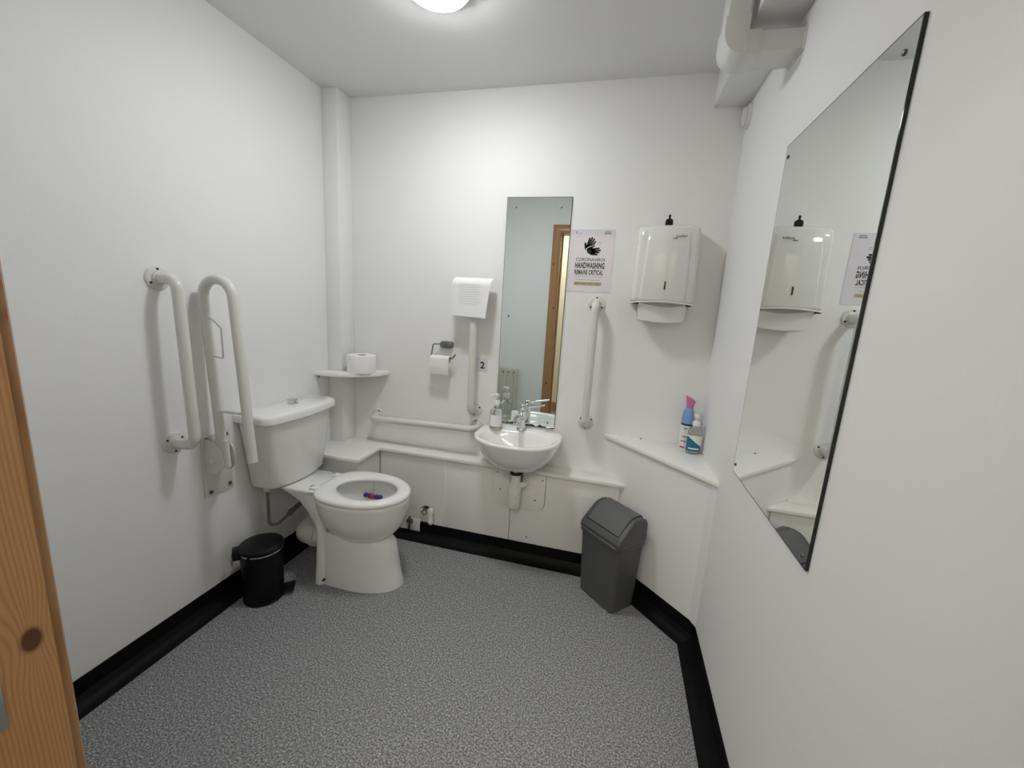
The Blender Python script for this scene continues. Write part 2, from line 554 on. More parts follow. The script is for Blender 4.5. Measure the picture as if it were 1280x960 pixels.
# coved black skirting that follows the walls and the boxing
path = [(0, YN), (0, -DLL + 0.012), (XL - 0.012, -DLL + 0.012), (XL - 0.012, -DL + 0.014), (1.665, -DL + 0.014), (W, -0.443), (W, YN)]
cove = [(0, 0.093), (0.0045, 0.093), (0.0055, 0.036), (0.009, 0.032), (0.014, 0.020), (0.028, 0.009), (0.046, 0.003), (0.062, 0.0008), (0.062, 0), (0, 0)]
low = [(0, 0.034), (0.0055, 0.034), (0.009, 0.030), (0.014, 0.020), (0.020, 0.013), (0.028, 0.009), (0.046, 0.003), (0.062, 0.0008), (0.062, 0), (0, 0)]
def offs(i, d):
    p = Vector((*path[i], 0))
    def nrm(a, b):
        t = (Vector((*path[b], 0)) - Vector((*path[a], 0))).normalized()
        return Vector((t.y, -t.x, 0))
    if i == 0:
        return p + nrm(0, 1) * d
    if i == len(path) - 1:
        return p + nrm(i - 1, i) * d
    n1, n2 = nrm(i - 1, i), nrm(i, i + 1)
    m_ = (n1 + n2).normalized()
    return p + m_ * (d / max(0.3, m_.dot(n1)))
def run(i, j, pr, x0=None, x1=None):
    """skirting between path corners i and j; x0 / x1 cut it square on the back run"""
    def end(k, cut):
        out = []
        for d, z in pr:
            q = offs(k, d)
            if cut is not None:
                q = Vector((cut, path[i][1] - d, 0))
            out.append((q.x, q.y, z))
        return out
    return loft([end(i, x0), end(j, x1)])
struct('baseboard_left', run(0, 1, cove), 'black', smooth=30)
struct('baseboard_recess', join(run(1, 2, low), run(2, 3, low)), 'black', smooth=30)
struct('baseboard_back', join(run(3, 4, low, x1=0.577), run(3, 4, cove, x0=0.577)), 'black', smooth=30)
struct('baseboard_corner', run(4, 5, cove), 'black', smooth=30)
struct('baseboard_right', run(5, 6, cove), 'black', smooth=30)

# ================================================================= BOXING, LEDGE AND CORNER SHELF
pb = thing('pipe_boxing', (0.9, -0.05, 0), 'white L-shaped pipe boxing with ledge top running behind the toilet and under the basin', 'pipe boxing')
FY = -DL + 0.014                                  # face of the front panels
# ledge top with a notch for the trap (U-turn polygon)
lp = [(0.0005, -0.0005), (0.0005, -DLL), (XL, -DLL), (XL, -DL), (1.098, -DL), (1.098, -0.070), (1.232, -0.070), (1.232, -DL + 0.012), (1.160, -DL + 0.012), (1.160, -DL), (1.682, -DL), (1.570, -0.0005)]
obj('ledge', prism(lp, ZL - 0.019, ZL), 'gloss', pb, bevel=0.0015)
obj('upstand_bead', prism([(0.09, -0.0005), (0.09, -0.006), (1.562, -0.006), (1.562, -0.0005)], ZL, ZL + 0.008), 'gloss', pb)
PT = 0.012
def pane(x0, x1, z0=0.0, z1=ZL - 0.019, y=FY):
    return box(x0, x1, y, y + PT, z0, z1)
# left panel has a half-round cut-out for the pipe fitting: built as a polygon in x-z
def xz_prism(poly, y0, y1):
    return loft([[(x, y0, z) for x, z in poly], [(x, y1, z) for x, z in poly]])
hx, hz, hr = 0.617, 0.158, 0.043
poly = [(XL - 0.012, 0.0), (0.503, 0.0), (0.503, 0.092), (0.507, 0.100), (0.507, 0.118), (hx - hr, 0.118)]
poly += [(hx + hr * math.cos(math.radians(a)), hz + hr * math.sin(math.radians(a))) for a in range(180, -1, -15)]
poly += [(hx + hr, 0.0), (0.725, 0.0), (0.725, ZL - 0.019), (XL - 0.012, ZL - 0.019)]
obj('panel', xz_prism(poly, FY, FY + PT), 'panel', pb, smooth=25)
obj('panel', pane(0.729, 1.1035), 'panel', pb, bevel=0.001)
obj('panel', pane(1.1065, 1.6585), 'panel', pb, bevel=0.001)
obj('cover_strip', box(0.717, 0.733, FY - 0.0025, FY, 0.093, ZL - 0.02), 'gloss', pb, bevel=0.001)
obj('filler_board', box(0.515, 0.577, FY - 0.004, FY + PT, 0.034, 0.112), 'gloss', pb, bevel=0.001)
obj('side_panel', box(XL - 0.012 - PT, XL - 0.012, -DLL + 0.012, FY, 0, ZL - 0.019), 'panel', pb)
obj('side_panel', box(0.0005, XL - 0.012 - PT, -DLL + 0.012, -DLL + 0.012 + PT, 0.0005, ZL - 0.019), 'panel', pb)
obj('corner_bead', box(XL - 0.0125, XL - 0.009, FY - 0.003, FY, 0.034, ZL - 0.02), 'screw', pb)
obj('dark_backing', box(XL, 1.55, -0.006, -0.001, 0.001, ZL - 0.02), 'void', pb)
# access plate behind the trap
plate = [(1.010, ZL - 0.022), (1.010, 0.345)] + [(1.060 + 0.05 * math.cos(math.radians(a)), 0.345 + 0.05 * math.sin(math.radians(a))) for a in range(190, 271, 16)] \
    + [(1.238 + 0.05 * math.cos(math.radians(a)), 0.338 + 0.05 * math.sin(math.radians(a))) for a in range(270, 361, 15)] + [(1.288, ZL - 0.022), (1.166, ZL - 0.022), (1.166, 0.43), (1.096, 0.43), (1.096, ZL - 0.022)]
pc = (1.149, 0.40)
obj('plate_shadow_line', xz_prism([(pc[0] + (x - pc[0]) * 1.016, min(ZL - 0.0205, pc[1] + (z - pc[1]) * 1.022)) for x, z in plate[:-4]], FY - 0.0015, FY), 'midink', pb, smooth=0)  # grey outline: shadow line around the plate's edge, put in as colour
ap = obj('access_plate', xz_prism(plate, FY - 0.009, FY), 'panel', pb, bevel=0.001)
for sx, sz in ((1.026, 0.478), (1.046, 0.383), (1.272, 0.468), (1.238, 0.352)):
    obj('screw', lathe((sx, FY - 0.009, sz), (0, -1, 0), [(0.0045, 0), (0.004, 0.0015), (0.0001, 0.002)], 12), 'screw', ap)
obj('screw', lathe((1.205, FY, 0.128), (0, -1, 0), [(0.004, 0), (0.003, 0.0015), (0.0001, 0.002)], 12), 'screw', pb)

# pipe fitting in the cut-out, and the pipe stub beside it
pf = thing('pipe_fitting', (0.63, FY, 0.11), 'white elbow pipe fitting poking out of the cut-out above the skirting', 'pipe')
obj('vertical_socket', lathe((0.652, FY - 0.022, 0.108), (0, 0, 1), [(0.0135, 0), (0.0155, 0.003), (0.0155, 0.020), (0.014, 0.022), (0.014, 0.066), (0.0165, 0.068), (0.0165, 0.086), (0.011, 0.093), (0.0001, 0.094)], 20), 'pipe', pf)
obj('body', box(0.579, 0.642, FY - 0.008, -0.008, 0.100, 0.178), 'pipe', pf, bevel=0.006)
obj('collar', lathe((0.606, FY - 0.010, 0.165), (0, -1, 0), [(0.001, -0.03), (0.018, -0.03), (0.018, 0.0), (0.012, 0.002), (0.012, -0.02), (0.001, -0.02)], 20), 'greymetal', pf)
ps = thing('pipe_stub', (0.513, FY, 0.095), 'small round pipe end beside the toilet above the low skirting', 'pipe')
obj('stub', lathe((0.518, FY + 0.005, 0.095), (0, -1, 0), [(0.0001, 0), (0.017, 0), (0.017, 0.016), (0.020, 0.017), (0.020, 0.026), (0.013, 0.028), (0.012, 0.015), (0.0001, 0.015)], 20), 'greymetal', ps)
obj('slot', box(0.5035, 0.509, FY - 0.005, FY + 0.002, 0.036, 0.115), 'void', ps)

# angled corner boxing with triangular shelf
cb = thing('corner_boxing', (1.85, -0.12, 0), 'white angled boxing with triangular shelf top in the right corner', 'shelf')
sp_ = [(1.5554, 0.0), (W, -0.4666), (W, 0.0)]
obj('shelf_top', prism(sp_, ZS - 0.019, ZS), 'gloss', cb, bevel=0.0015)
obj('angled_panel', prism([(1.573, -0.001), (W, -0.443), (W, -0.426), (1.590, -0.001)], 0, ZS - 0.019), 'wall', cb)
obj('fillet_strip', prism([(W, -0.4635), (W, -0.443), (W - 0.020, -0.4228)], 0.093, ZS - 0.019), 'wall', cb)
obj('screw', lathe((1.737, -0.012, ZS), (0, 0, 1), [(0.005, 0), (0.004, 0.004), (0.0001, 0.004)], 12), 'screw', cb)

# ================================================================= GRAB RAILS
def flange(root, c, nrm, spin=0.0):
    """round wall plate with three screws, axis = wall normal"""
    f = obj('flange', lathe(c, nrm, [(0.041, 0), (0.041, 0.004), (0.038, 0.0075), (0.024, 0.009), (0.0225, 0.016), (0.0001, 0.016)], 36), 'rail', root)
    e1, e2, a = basis(nrm)
    for k in range(3):
        t = spin + 2 * math.pi * k / 3
        p = Vector(c) + (e1 * math.cos(t) + e2 * math.sin(t)) * 0.031 + a * 0.0078
        obj('screw', lathe(p, nrm, [(0.0048, -0.001), (0.0042, 0.0015), (0.0001, 0.0018)], 12), 'dark', f)
    return f

def grab_rail(label, p0, p1, nrm, off0, off1, spin=(0, 0), group='fixed grab rails'):
    p0, p1, nv = Vector(p0), Vector(p1), Vector(nrm)
    r = thing('grab_rail', (p0 + p1) / 2, label, 'grab rail', group)
    pts = bend([p0 + nv * 0.012, p0 + nv * off0, p1 + nv * off1, p1 + nv * 0.012], 0.055, 10)
    obj('bar', tube(pts, 0.0185, 20), 'rail', r)
    flange(r, p0, nrm, spin[0])
    flange(r, p1, nrm, spin[1])
    return r
grab_rail('upright cream grab rail on the left wall beside the folded hinged rail', (0, -0.984, 0.776), (0, -0.984, 1.376), (1, 0, 0), 0.106, 0.088, (0.5, 1.6))
grab_rail('upright cream grab rail between the narrow mirror and the towel dispenser', (1.456, 0, 0.784), (1.456, 0, 1.384), (0, -1, 0), 0.078, 0.078, (-1.57, 1.57))
grab_rail('upright cream grab rail left of the narrow mirror, its top covered by a paper notice', (0.848, 0, 0.779), (0.848, 0, 1.379), (0, -1, 0), 0.078, 0.078, (0.4, 1.57))
grab_rail('horizontal cream grab rail low on the back wall above the ledge', (0.242, 0, 0.668), (0.868, 0, 0.683), (0, -1, 0), 0.075, 0.075, (1.2, 2.0))

# ---- hinged support rail, folded up
hr_ = thing('hinged_support_rail', (0, -0.845, 0.5), 'folded up cream hinged support rail beside the cistern', 'support rail')
obj('wall_plate', box(0, 0.006, -0.886, -0.760, 0.503, 0.766), 'rail', hr_, bevel=0.001)
for sy, sz in ((-0.866, 0.749), (-0.864, 0.636), (-0.862, 0.522), (-0.775, 0.527), (-0.776, 0.749), (-0.776, 0.640)):
    obj('bolt', lathe((0.006, sy, sz), (1, 0, 0), [(0.0085, 0), (0.0085, 0.002), (0.005, 0.0025), (0.005, 0.006), (0.0001, 0.0065)], 14), 'screw', hr_)
YR = -0.848
cheek = [(0.006, 0.755), (0.018, 0.757)] + [(0.018 + 0.082 * math.sin(math.radians(a)), 0.675 + 0.082 * math.cos(math.radians(a))) for a in range(10, 120, 12)] + [(0.070, 0.620), (0.006, 0.612)]
for yy in (YR - 0.030, YR + 0.026):
    obj('cheek', loft([[(x, yy, z) for x, z in cheek], [(x, yy + 0.004, z) for x, z in cheek]]), 'rail', hr_)
obj('pivot_pin', lathe((0.050, YR - 0.040, 0.672), (0, 1, 0), [(0.010, 0), (0.011, 0.003), (0.011, 0.077), (0.010, 0.080)], 16), 'plastic', hr_)
obj('pivot_block', tube([(0.072, YR, 0.640), (0.068, YR, 0.752)], 0.0235, 16), 'rail', hr_, smooth=30)
loop = bend([(0.068, YR, 0.700), (0.028, YR, 1.383), (0.168, YR, 1.388), (0.213, YR, 0.690)], 0.07, 14)
obj('loop_bar', tube(loop, 0.0185, 20), 'rail', hr_)
obj('end_cap', tube([(0.2118, YR, 0.706), (0.2135, YR, 0.682)], 0.0195, 20), 'rail', hr_)
obj('cross_stay', box(0.062, 0.200, YR - 0.010, YR + 0.010, 0.872, 0.879), 'rail', hr_, bevel=0.002)
obj('roll_wire', tube(bend([(0.043, YR, 1.242), (0.080, YR - 0.012, 1.236), (0.122, YR - 0.014, 1.205), (0.122, YR - 0.014, 1.092), (0.052, YR - 0.002, 1.094)], 0.008, 4), 0.003, 8), 'rail', hr_)

# ================================================================= TOILET
YT = -0.505
tl = thing('toilet', (0.35, YT, 0), 'white close-coupled toilet with open seat and no lid', 'toilet')
# pedestal
rings = [egg(0.285, 0.688, 0.118, 0.0, YT, k=5), egg(0.285, 0.688, 0.118, 0.012, YT, k=5), egg(0.292, 0.676, 0.112, 0.05, YT, k=5), egg(0.296, 0.662, 0.106, 0.13, YT, k=5),
         egg(0.292, 0.648, 0.103, 0.21, YT, k=5), egg(0.285, 0.600, 0.096, 0.248, YT, k=5), egg(0.282, 0.340, 0.096, 0.258, YT, k=5), egg(0.272, 0.335, 0.098, 0.29, YT, k=5), egg(0.235, 0.332, 0.101, 0.35, YT, k=5),
         egg(0.185, 0.328, 0.104, 0.40, YT, k=5), egg(0.120, 0.322, 0.109, 0.435, YT, k=6), egg(0.090, 0.318, 0.112, 0.448, YT, k=7, kf=5), egg(0.090, 0.316, 0.112, 0.457, YT, k=7, kf=5), egg(0.095, 0.310, 0.108, 0.4605, YT, k=7, kf=5)]
pd = obj('pedestal', loft(rings), 'ceramic', tl, smooth=50)
# rear flutes on both sides of the foot and fixing screws
for s in (-1, 1):
    obj('side_rib', tube([(0.315, YT + s * 0.098, 0.0), (0.316, YT + s * 0.094, 0.10), (0.318, YT + s * 0.090, 0.25), (0.300, YT + s * 0.086, 0.36)], [0.030, 0.026, 0.024, 0.022], 20), 'ceramic', pd, smooth=50)
    obj('fixing_screw', lathe((0.344, YT + s * 0.1245, 0.028), (0.2, s, 0.1), [(0.005, -0.012), (0.005, 0.002), (0.0001, 0.003)], 12), 'dark', pd)
# bowl: outer shell, rim, inner cavity
def bowl_ring(t, z, inset=0.0):
    return egg(0.285 + inset + 0.20 * t, 0.703 - inset - 0.15 * t, (0.172 - inset) * math.sqrt(max(0.0, 1 - t * t)) if t else 0.172 - inset, z, YT, k=2.6)
outer = []
for k in range(11):
    a = math.radians(90 - 9 * k)           # from the bottom up
    rr = math.cos(a)
    rr = max(rr, 0.02)
    zc = 0.425 - 0.222 * math.sin(a)
    cx = 0.50
    outer.append(egg(cx - (cx - 0.278) * rr, cx + (0.706 - cx) * rr, 0.172 * rr, zc, YT, k=2.6))
outer += [egg(0.276, 0.708, 0.174, 0.436, YT, k=2.7), egg(0.282, 0.702, 0.168, 0.446, YT, k=2.7)]
inner = [egg(0.345, 0.655, 0.125, 0.446, YT, k=2), egg(0.342, 0.660, 0.128, 0.43, YT, k=2), egg(0.335, 0.665, 0.130, 0.405, YT, k=2), egg(0.345, 0.640, 0.115, 0.36, YT, k=2), egg(0.365, 0.595, 0.090, 0.31, YT, k=2), egg(0.385, 0.545, 0.06, 0.275, YT, k=2), egg(0.40, 0.50, 0.035, 0.262, YT, k=2)]
obj('bowl', loft(outer + inner), 'ceramic', tl, smooth=60)
obj('water', loft([egg(0.368, 0.588, 0.086, 0.305, YT, k=2), egg(0.368, 0.588, 0.086, 0.3055, YT, k=2)]), 'water', tl)
# seat ring
so = lambda g, z: egg(0.277 + g, 0.712 - g, 0.176 - g, z, YT, k=2.9)
si = lambda g, z: egg(0.352 - g, 0.642 + g, 0.110 + g, z, YT, k=1.9, xw=0.58)
def mixr(a, b, t, z):
    return [(p[0] * (1 - t) + q[0] * t, p[1] * (1 - t) + q[1] * t, z) for p, q in zip(a, b)]
R_ = [so(0.003, 0.449), so(0.0, 0.455), so(0.001, 0.464), so(0.008, 0.471), mixr(so(0, 0), si(0, 0), 0.35, 0.4745), mixr(so(0, 0), si(0, 0), 0.7, 0.4725), si(0.004, 0.467), si(0.0, 0.460), si(0.003, 0.450), so(0.003, 0.449)]
st = obj('seat', loft(R_, False, False), 'seat', tl, smooth=60)
for yy in (YT - 0.078, YT + 0.078):
    obj('hinge', box(0.255, 0.300, yy - 0.017, yy + 0.017, 0.459, 0.472), 'seat', st, bevel=0.005, bseg=3)
    obj('hinge_cap', lathe((0.262, yy, 0.459), (0, 0, 1), [(0.011, 0), (0.010, 0.012), (0.007, 0.015), (0.0001, 0.016)], 16), 'steel', st)
# cistern
def dshape(x0, xf, hw, z, bow=0.02, rc=0.045, n=7, yc=YT):
    """flat back at x0, front at xf with rounded corners and a bowed face"""
    P = [(x0, yc - hw, z)]
    for k in range(n + 1):
        a = math.radians(-90 + 90 * k / n)
        P.append((xf - bow - rc + rc * math.cos(a), yc - hw + rc + rc * math.sin(a), z))
    m_ = 9
    for k in range(1, m_):
        t = -1 + 2 * k / m_
        P.append((xf - bow * t * t, yc + (hw - rc) * t, z))
    for k in range(n + 1):
        a = math.radians(90 * k / n)
        P.append((xf - bow - rc + rc * math.cos(a), yc + hw - rc + rc * math.sin(a), z))
    P.append((x0, yc + hw, z))
    return P
ci = obj('cistern', loft([dshape(0.022, 0.150, 0.160, 0.462), dshape(0.020, 0.158, 0.169, 0.468), dshape(0.018, 0.163, 0.173, 0.482), dshape(0.006, 0.187, 0.209, 0.783)]), 'ceramic', tl, smooth=45)
obj('cistern_lid', loft([dshape(0.001, 0.197, 0.222, 0.784), dshape(0.001, 0.203, 0.228, 0.789), dshape(0.001, 0.203, 0.229, 0.815), dshape(0.003, 0.198, 0.224, 0.824), dshape(0.012, 0.186, 0.212, 0.828)]), 'ceramic', tl, smooth=45)
fb = obj('flush_button', lathe((0.082, -0.484, 0.827), (0, 0, 1), [(0.026, 0), (0.026, 0.003), (0.022, 0.005), (0.0001, 0.005)], 28), 'chrome', tl, label='round chrome flush plate')
for s in (-1, 1):
    obj('button_half', box(0.066, 0.098, -0.484 + (0.001 if s > 0 else -0.017), -0.484 + (0.017 if s > 0 else -0.001), 0.831, 0.851), 'chrome', fb, bevel=0.003)
# connection to the soil pipe
wp = obj('waste_pipe', tube(bend([(0.295, YT, 0.168), (0.118, YT, 0.160), (0.112, -0.3185, 0.152)], 0.06, 10), 0.047, 24), 'pipe', tl)
obj('collar_ring', tube([(0.196, YT, 0.1635), (0.222, YT, 0.165)], 0.054, 28), 'pipe', wp, smooth=30)
# rim block hanging in the bowl
rb = thing('rim_block', (0.45, -0.395, 0.37), 'purple and red ball rim block hanging inside the toilet bowl', 'rim block')
for k, (dx, m_) in enumerate(((-0.040, 'purple'), (-0.020, 'purple'), (0.0, 'red'), (0.022, 'purple'), (0.040, 'purple'))):
    obj('ball', lathe((0.462 + dx, -0.402 + abs(dx) * 0.1, 0.372), (0, 0, 1), [(0.0005, -0.0125), (0.007, -0.0105), (0.011, -0.006), (0.0125, 0), (0.011, 0.006), (0.007, 0.0105), (0.0005, 0.0125)], 16), m_, rb)
obj('cage_bar', tube([(0.415, -0.400, 0.372), (0.509, -0.400, 0.372)], 0.0035, 8), 'clear', rb)
obj('hook', tube(bend([(0.462, -0.396, 0.384), (0.462, -0.386, 0.41), (0.462, -0.384, 0.4465)], 0.01, 4), 0.0016, 8), 'clear', rb)

# water supply pipe under the cistern
sv = thing('supply_pipe', (0.05, -0.6, 0.22), 'thin dull metal water pipe bending under the cistern', 'pipe')
obj('pipe', tube(bend([(0.062, -0.640, 0.461), (0.062, -0.640, 0.262), (0.072, -0.595, 0.250), (0.092, -0.42, 0.315), (0.10, -0.36, 0.33), (0.10, -0.3138, 0.33)], 0.035, 8), 0.0075, 12), 'copper', sv)
obj('coupling', tube([(0.062, -0.640, 0.4615), (0.062, -0.640, 0.438)], 0.014, 8), 'plastic', sv, smooth=20)
obj('isolating_valve', tube([(0.078, -0.540, 0.2705), (0.087, -0.465, 0.298)], 0.012, 8), 'greymetal', sv, smooth=20)
obj('valve_nut', tube([(0.079, -0.53, 0.274), (0.081, -0.515, 0.2797)], 0.0155, 6), 'greymetal', sv, smooth=20)

# ================================================================= PEDAL BIN
PX, PY = 0.142, -0.765
pbin = thing('pedal_bin', (PX, PY, 0), 'small round black pedal bin on the floor beside the toilet', 'bin')
obj('body', lathe((PX, PY, 0.003), (0, 0, 1), [(0.076, 0), (0.079, 0.004), (0.080, 0.02), (0.084, 0.229), (0.084, 0.234)], 40), 'blackmetal', pbin)
obj('base_ring', lathe((PX, PY, 0.001), (0, 0, 1), [(0.080, 0), (0.0825, 0.002), (0.0825, 0.010), (0.080, 0.014)], 40), 'blackplastic', pbin)
obj('rim', lathe((PX, PY, 0.236), (0, 0, 1), [(0.0835, 0), (0.086, 0.001), (0.086, 0.006), (0.0835, 0.007)], 40), 'chrome', pbin, label='bright metal rim')
obj('lid', lathe((PX, PY, 0.244), (0, 0, 1), [(0.086, 0), (0.0885, 0.003), (0.0885, 0.010), (0.086, 0.016), (0.074, 0.022), (0.045, 0.026), (0.0001, 0.0275)], 40), 'blackplastic', pbin)
pdir = Vector((math.cos(math.radians(33)), math.sin(math.radians(33)), 0))
pside = Vector((-pdir.y, pdir.x, 0))
def obox(c, ax, ay, az, hx, hy, hz):
    c, ax, ay, az = Vector(c), Vector(ax), Vector(ay), Vector(az)
    V = [tuple(c + ax * (sx * hx) + ay * (sy * hy) + az * (sz * hz)) for sz in (-1, 1) for sx, sy in ((-1, -1), (1, -1), (1, 1), (-1, 1))]
    return V, [(0, 3, 2, 1), (4, 5, 6, 7), (0, 1, 5, 4), (1, 2, 6, 5), (2, 3, 7, 6), (3, 0, 4, 7)]
UZ = Vector((0, 0, 1))
bc = Vector((PX, PY, 0))
hdir = Vector((math.cos(math.radians(226)), math.sin(math.radians(226)), 0))
hside = Vector((-hdir.y, hdir.x, 0))
hg = obj('hinge', obox(bc + hdir * 0.093 + UZ * 0.236, hdir, hside, UZ, 0.016, 0.026, 0.022), 'blackplastic', pbin, bevel=0.006)
obj('carry_handle', tube(bend([bc + hdir * 0.098 - hside * 0.02 + UZ * 0.229, bc + hdir * 0.114 - hside * 0.02 + UZ * 0.222, bc + hdir * 0.110 - hside * 0.02 + UZ * 0.192, bc + hdir * 0.110 + hside * 0.02 + UZ * 0.192, bc + hdir * 0.114 + hside * 0.02 + UZ * 0.222, bc + hdir * 0.098 + hside * 0.02 + UZ * 0.229], 0.006, 4), 0.003, 8), 'steel', pbin)
pe = obj('pedal', obox(bc + pdir * 0.098 + UZ * 0.026, (pdir + UZ * 0.12).normalized(), pside, (UZ - pdir * 0.12).normalized(), 0.027, 0.030, 0.007), 'blackplastic', pbin, bevel=0.004)
obj('pedal_arm', obox(bc + pdir * 0.082 + UZ * 0.020, pdir, pside, UZ, 0.018, 0.012, 0.004), 'steel', pbin)
obj('tread', obox(bc + pdir * 0.120 + UZ * 0.0235, pdir, pside, UZ, 0.004, 0.024, 0.0015), 'steel', pe)

# ================================================================= SWING BIN
SB = Vector((1.641, -0.264, 0.002))
ang = math.radians(-43)
su = Vector((math.cos(ang), math.sin(ang), 0))       # along the front
sw = Vector((-su.y, su.x, 0))                         # to the back
if sw.y < 0:
    sw = -sw
sbn = thing('swing_bin', SB, 'dark grey plastic swing-top bin in front of the angled boxing', 'bin')
def sring(hu, hv, z, r, dv=0.0):
    return [tuple(SB + su * a + sw * (b + dv) + UZ * z) for a, b in rrect(0, 0, hu, hv, r, 5)]
obj('body', loft([sring(0.105, 0.068, 0.0, 0.02), sring(0.110, 0.074, 0.006, 0.022), sring(0.120, 0.090, 0.318, 0.026)]), 'bin', sbn, smooth=35)
obj('rim', loft([sring(0.1235, 0.0945, 0.316, 0.028), sring(0.1265, 0.0975, 0.322, 0.03), sring(0.1265, 0.0975, 0.338, 0.03), sring(0.122, 0.092, 0.342, 0.026)]), 'bin', sbn, smooth=35)
# lid: profile across the depth, extruded along the front
HV, HU = 0.093, 0.122
prof_l = [(-HV, 0.338), (-HV, 0.356), (-HV + 0.012, 0.374), (-0.012, 0.436), (0.004, 0.446), (0.030, 0.452), (0.060, 0.449), (HV - 0.010, 0.436), (HV, 0.420), (HV, 0.338)]
def lring(a, ins):
    cz = 0.338
    return [tuple(SB + su * a + sw * (d * (1 - ins)) + UZ * (cz + (z - cz) * (1 - ins))) for d, z in prof_l]
obj('lid', loft([lring(-HU, 0.05), lring(-HU + 0.006, 0.0), lring(HU - 0.006, 0.0), lring(HU, 0.05)]), 'bin', sbn, smooth=18, bevel=0.0015)
fp = [(-HV + 0.022, 0.3815), (-0.014, 0.4372), (0.003, 0.4478), (0.030, 0.4540), (0.062, 0.4510), (0.074, 0.4460)]
def fl_ring(a, lift):
    nrm_up = [tuple(SB + su * a + sw * d + UZ * (z + lift)) for d, z in fp]
    low_ = [tuple(SB + su * a + sw * d + UZ * (z - 0.006)) for d, z in reversed(fp)]
    return nrm_up + low_
obj('flap', loft([fl_ring(-0.098, 0.0015), fl_ring(-0.096, 0.0035), fl_ring(0.096, 0.0035), fl_ring(0.098, 0.0015)]), 'binflap', sbn, smooth=18)
gp = [(-HV + 0.0185, 0.3795)] + fp[1:-1] + [(0.074, 0.4460)]
def gap_ring(a):
    return [tuple(SB + su * a + sw * d + UZ * (z + 0.0012)) for d, z in gp] + [tuple(SB + su * a + sw * d + UZ * (z - 0.006)) for d, z in reversed(gp)]
obj('flap_gap', loft([gap_ring(-0.1005), gap_ring(0.1005)]), 'dark', sbn, smooth=0)

# ================================================================= BASIN, TAP, TRAP
BX = 1.137
bs = thing('wash_basin', (BX, -0.16, 0.5), 'small white wall-hung ceramic wash basin under the narrow mirror', 'basin')
def bring(hw, yb, yf, z, kb=4.0, ym=-0.16, n=56):
    P = []
    for i in range(n):
        a = 2 * math.pi * i / n
        c, s = math.cos(a), math.sin(a)
        e = 2 / 2.25 if s < 0 else 2 / kb
        yy = math.copysign(abs(s) ** e, s)
        P.append((BX + hw * math.copysign(abs(c) ** e, c), ym + ((yb - ym) * yy if s > 0 else (ym - yf) * yy), z))
    return P
R_ = [bring(0.045, -0.085, -0.185, 0.535, 2.2), bring(0.080, -0.06, -0.222, 0.540, 2.4), bring(0.122, -0.03, -0.262, 0.560, 2.8), bring(0.158, -0.010, -0.298, 0.592, 3.2), bring(0.186, -0.004, -0.326, 0.628, 3.6), bring(0.205, -0.002, -0.344, 0.668, 4),
      bring(0.216, -0.001, -0.355, 0.696, 4), bring(0.219, -0.001, -0.359, 0.706, 4), bring(0.217, -0.001, -0.357, 0.713, 4), bring(0.210, -0.002, -0.350, 0.716, 4),
      bring(0.192, -0.096, -0.333, 0.714, 2.6, -0.19), bring(0.184, -0.102, -0.325, 0.706, 2.5, -0.19), bring(0.166, -0.110, -0.308, 0.680, 2.4, -0.19), bring(0.135, -0.122, -0.280, 0.640, 2.2, -0.19), bring(0.085, -0.14, -0.240, 0.612, 2.0, -0.19), bring(0.022, -0.172, -0.212, 0.602, 2.0, -0.19)]
obj('bowl', loft(R_), 'ceramic', bs, smooth=60)
obj('drain', lathe((BX, -0.192, 0.6022), (0, 0, 1), [(0.022, 0), (0.021, 0.002), (0.012, 0.002), (0.010, 0.0005), (0.0001, 0.0005)], 24), 'chrome', bs, label='chrome drain ring')

tp = thing('mixer_tap', (1.128, -0.062, 0.715), 'chrome lever mixer tap on the basin below the narrow mirror', 'tap')
tx, ty = 1.130, -0.062
obj('base', lathe((tx, ty, 0.7150), (0, 0, 1), [(0.027, 0), (0.027, 0.004), (0.024, 0.008), (0.0235, 0.012)], 28), 'chrome', tp)
obj('column', lathe((tx, ty, 0.720), (0, 0, 1), [(0.0225, 0), (0.0215, 0.05), (0.0215, 0.085), (0.024, 0.092), (0.024, 0.104), (0.020, 0.114), (0.0001, 0.117)], 28), 'chrome', tp)
obj('spout', tube(bend([(tx, ty, 0.775), (tx - 0.004, ty - 0.075, 0.800), (tx - 0.006, ty - 0.118, 0.792)], 0.03, 6), [0.017] + [0.0155] * 7 + [0.0145], 20), 'chrome', tp)
obj('aerator', lathe((tx - 0.006, ty - 0.112, 0.798), (0, -0.25, -1), [(0.0125, 0), (0.0125, 0.022), (0.011, 0.024), (0.0001, 0.022)], 20), 'chrome', tp)
lv = obj('lever', tube([(tx, ty, 0.832), (tx + 0.040, ty - 0.004, 0.846), (tx + 0.118, ty - 0.010, 0.862)], [0.012, 0.0085, 0.005], 14), 'chrome', tp)
obj('lever_cap', lathe((tx, ty, 0.836), (0.15, 0, 1), [(0.018, 0), (0.017, 0.009), (0.011, 0.014), (0.0001, 0.015)], 20), 'chrome', tp)

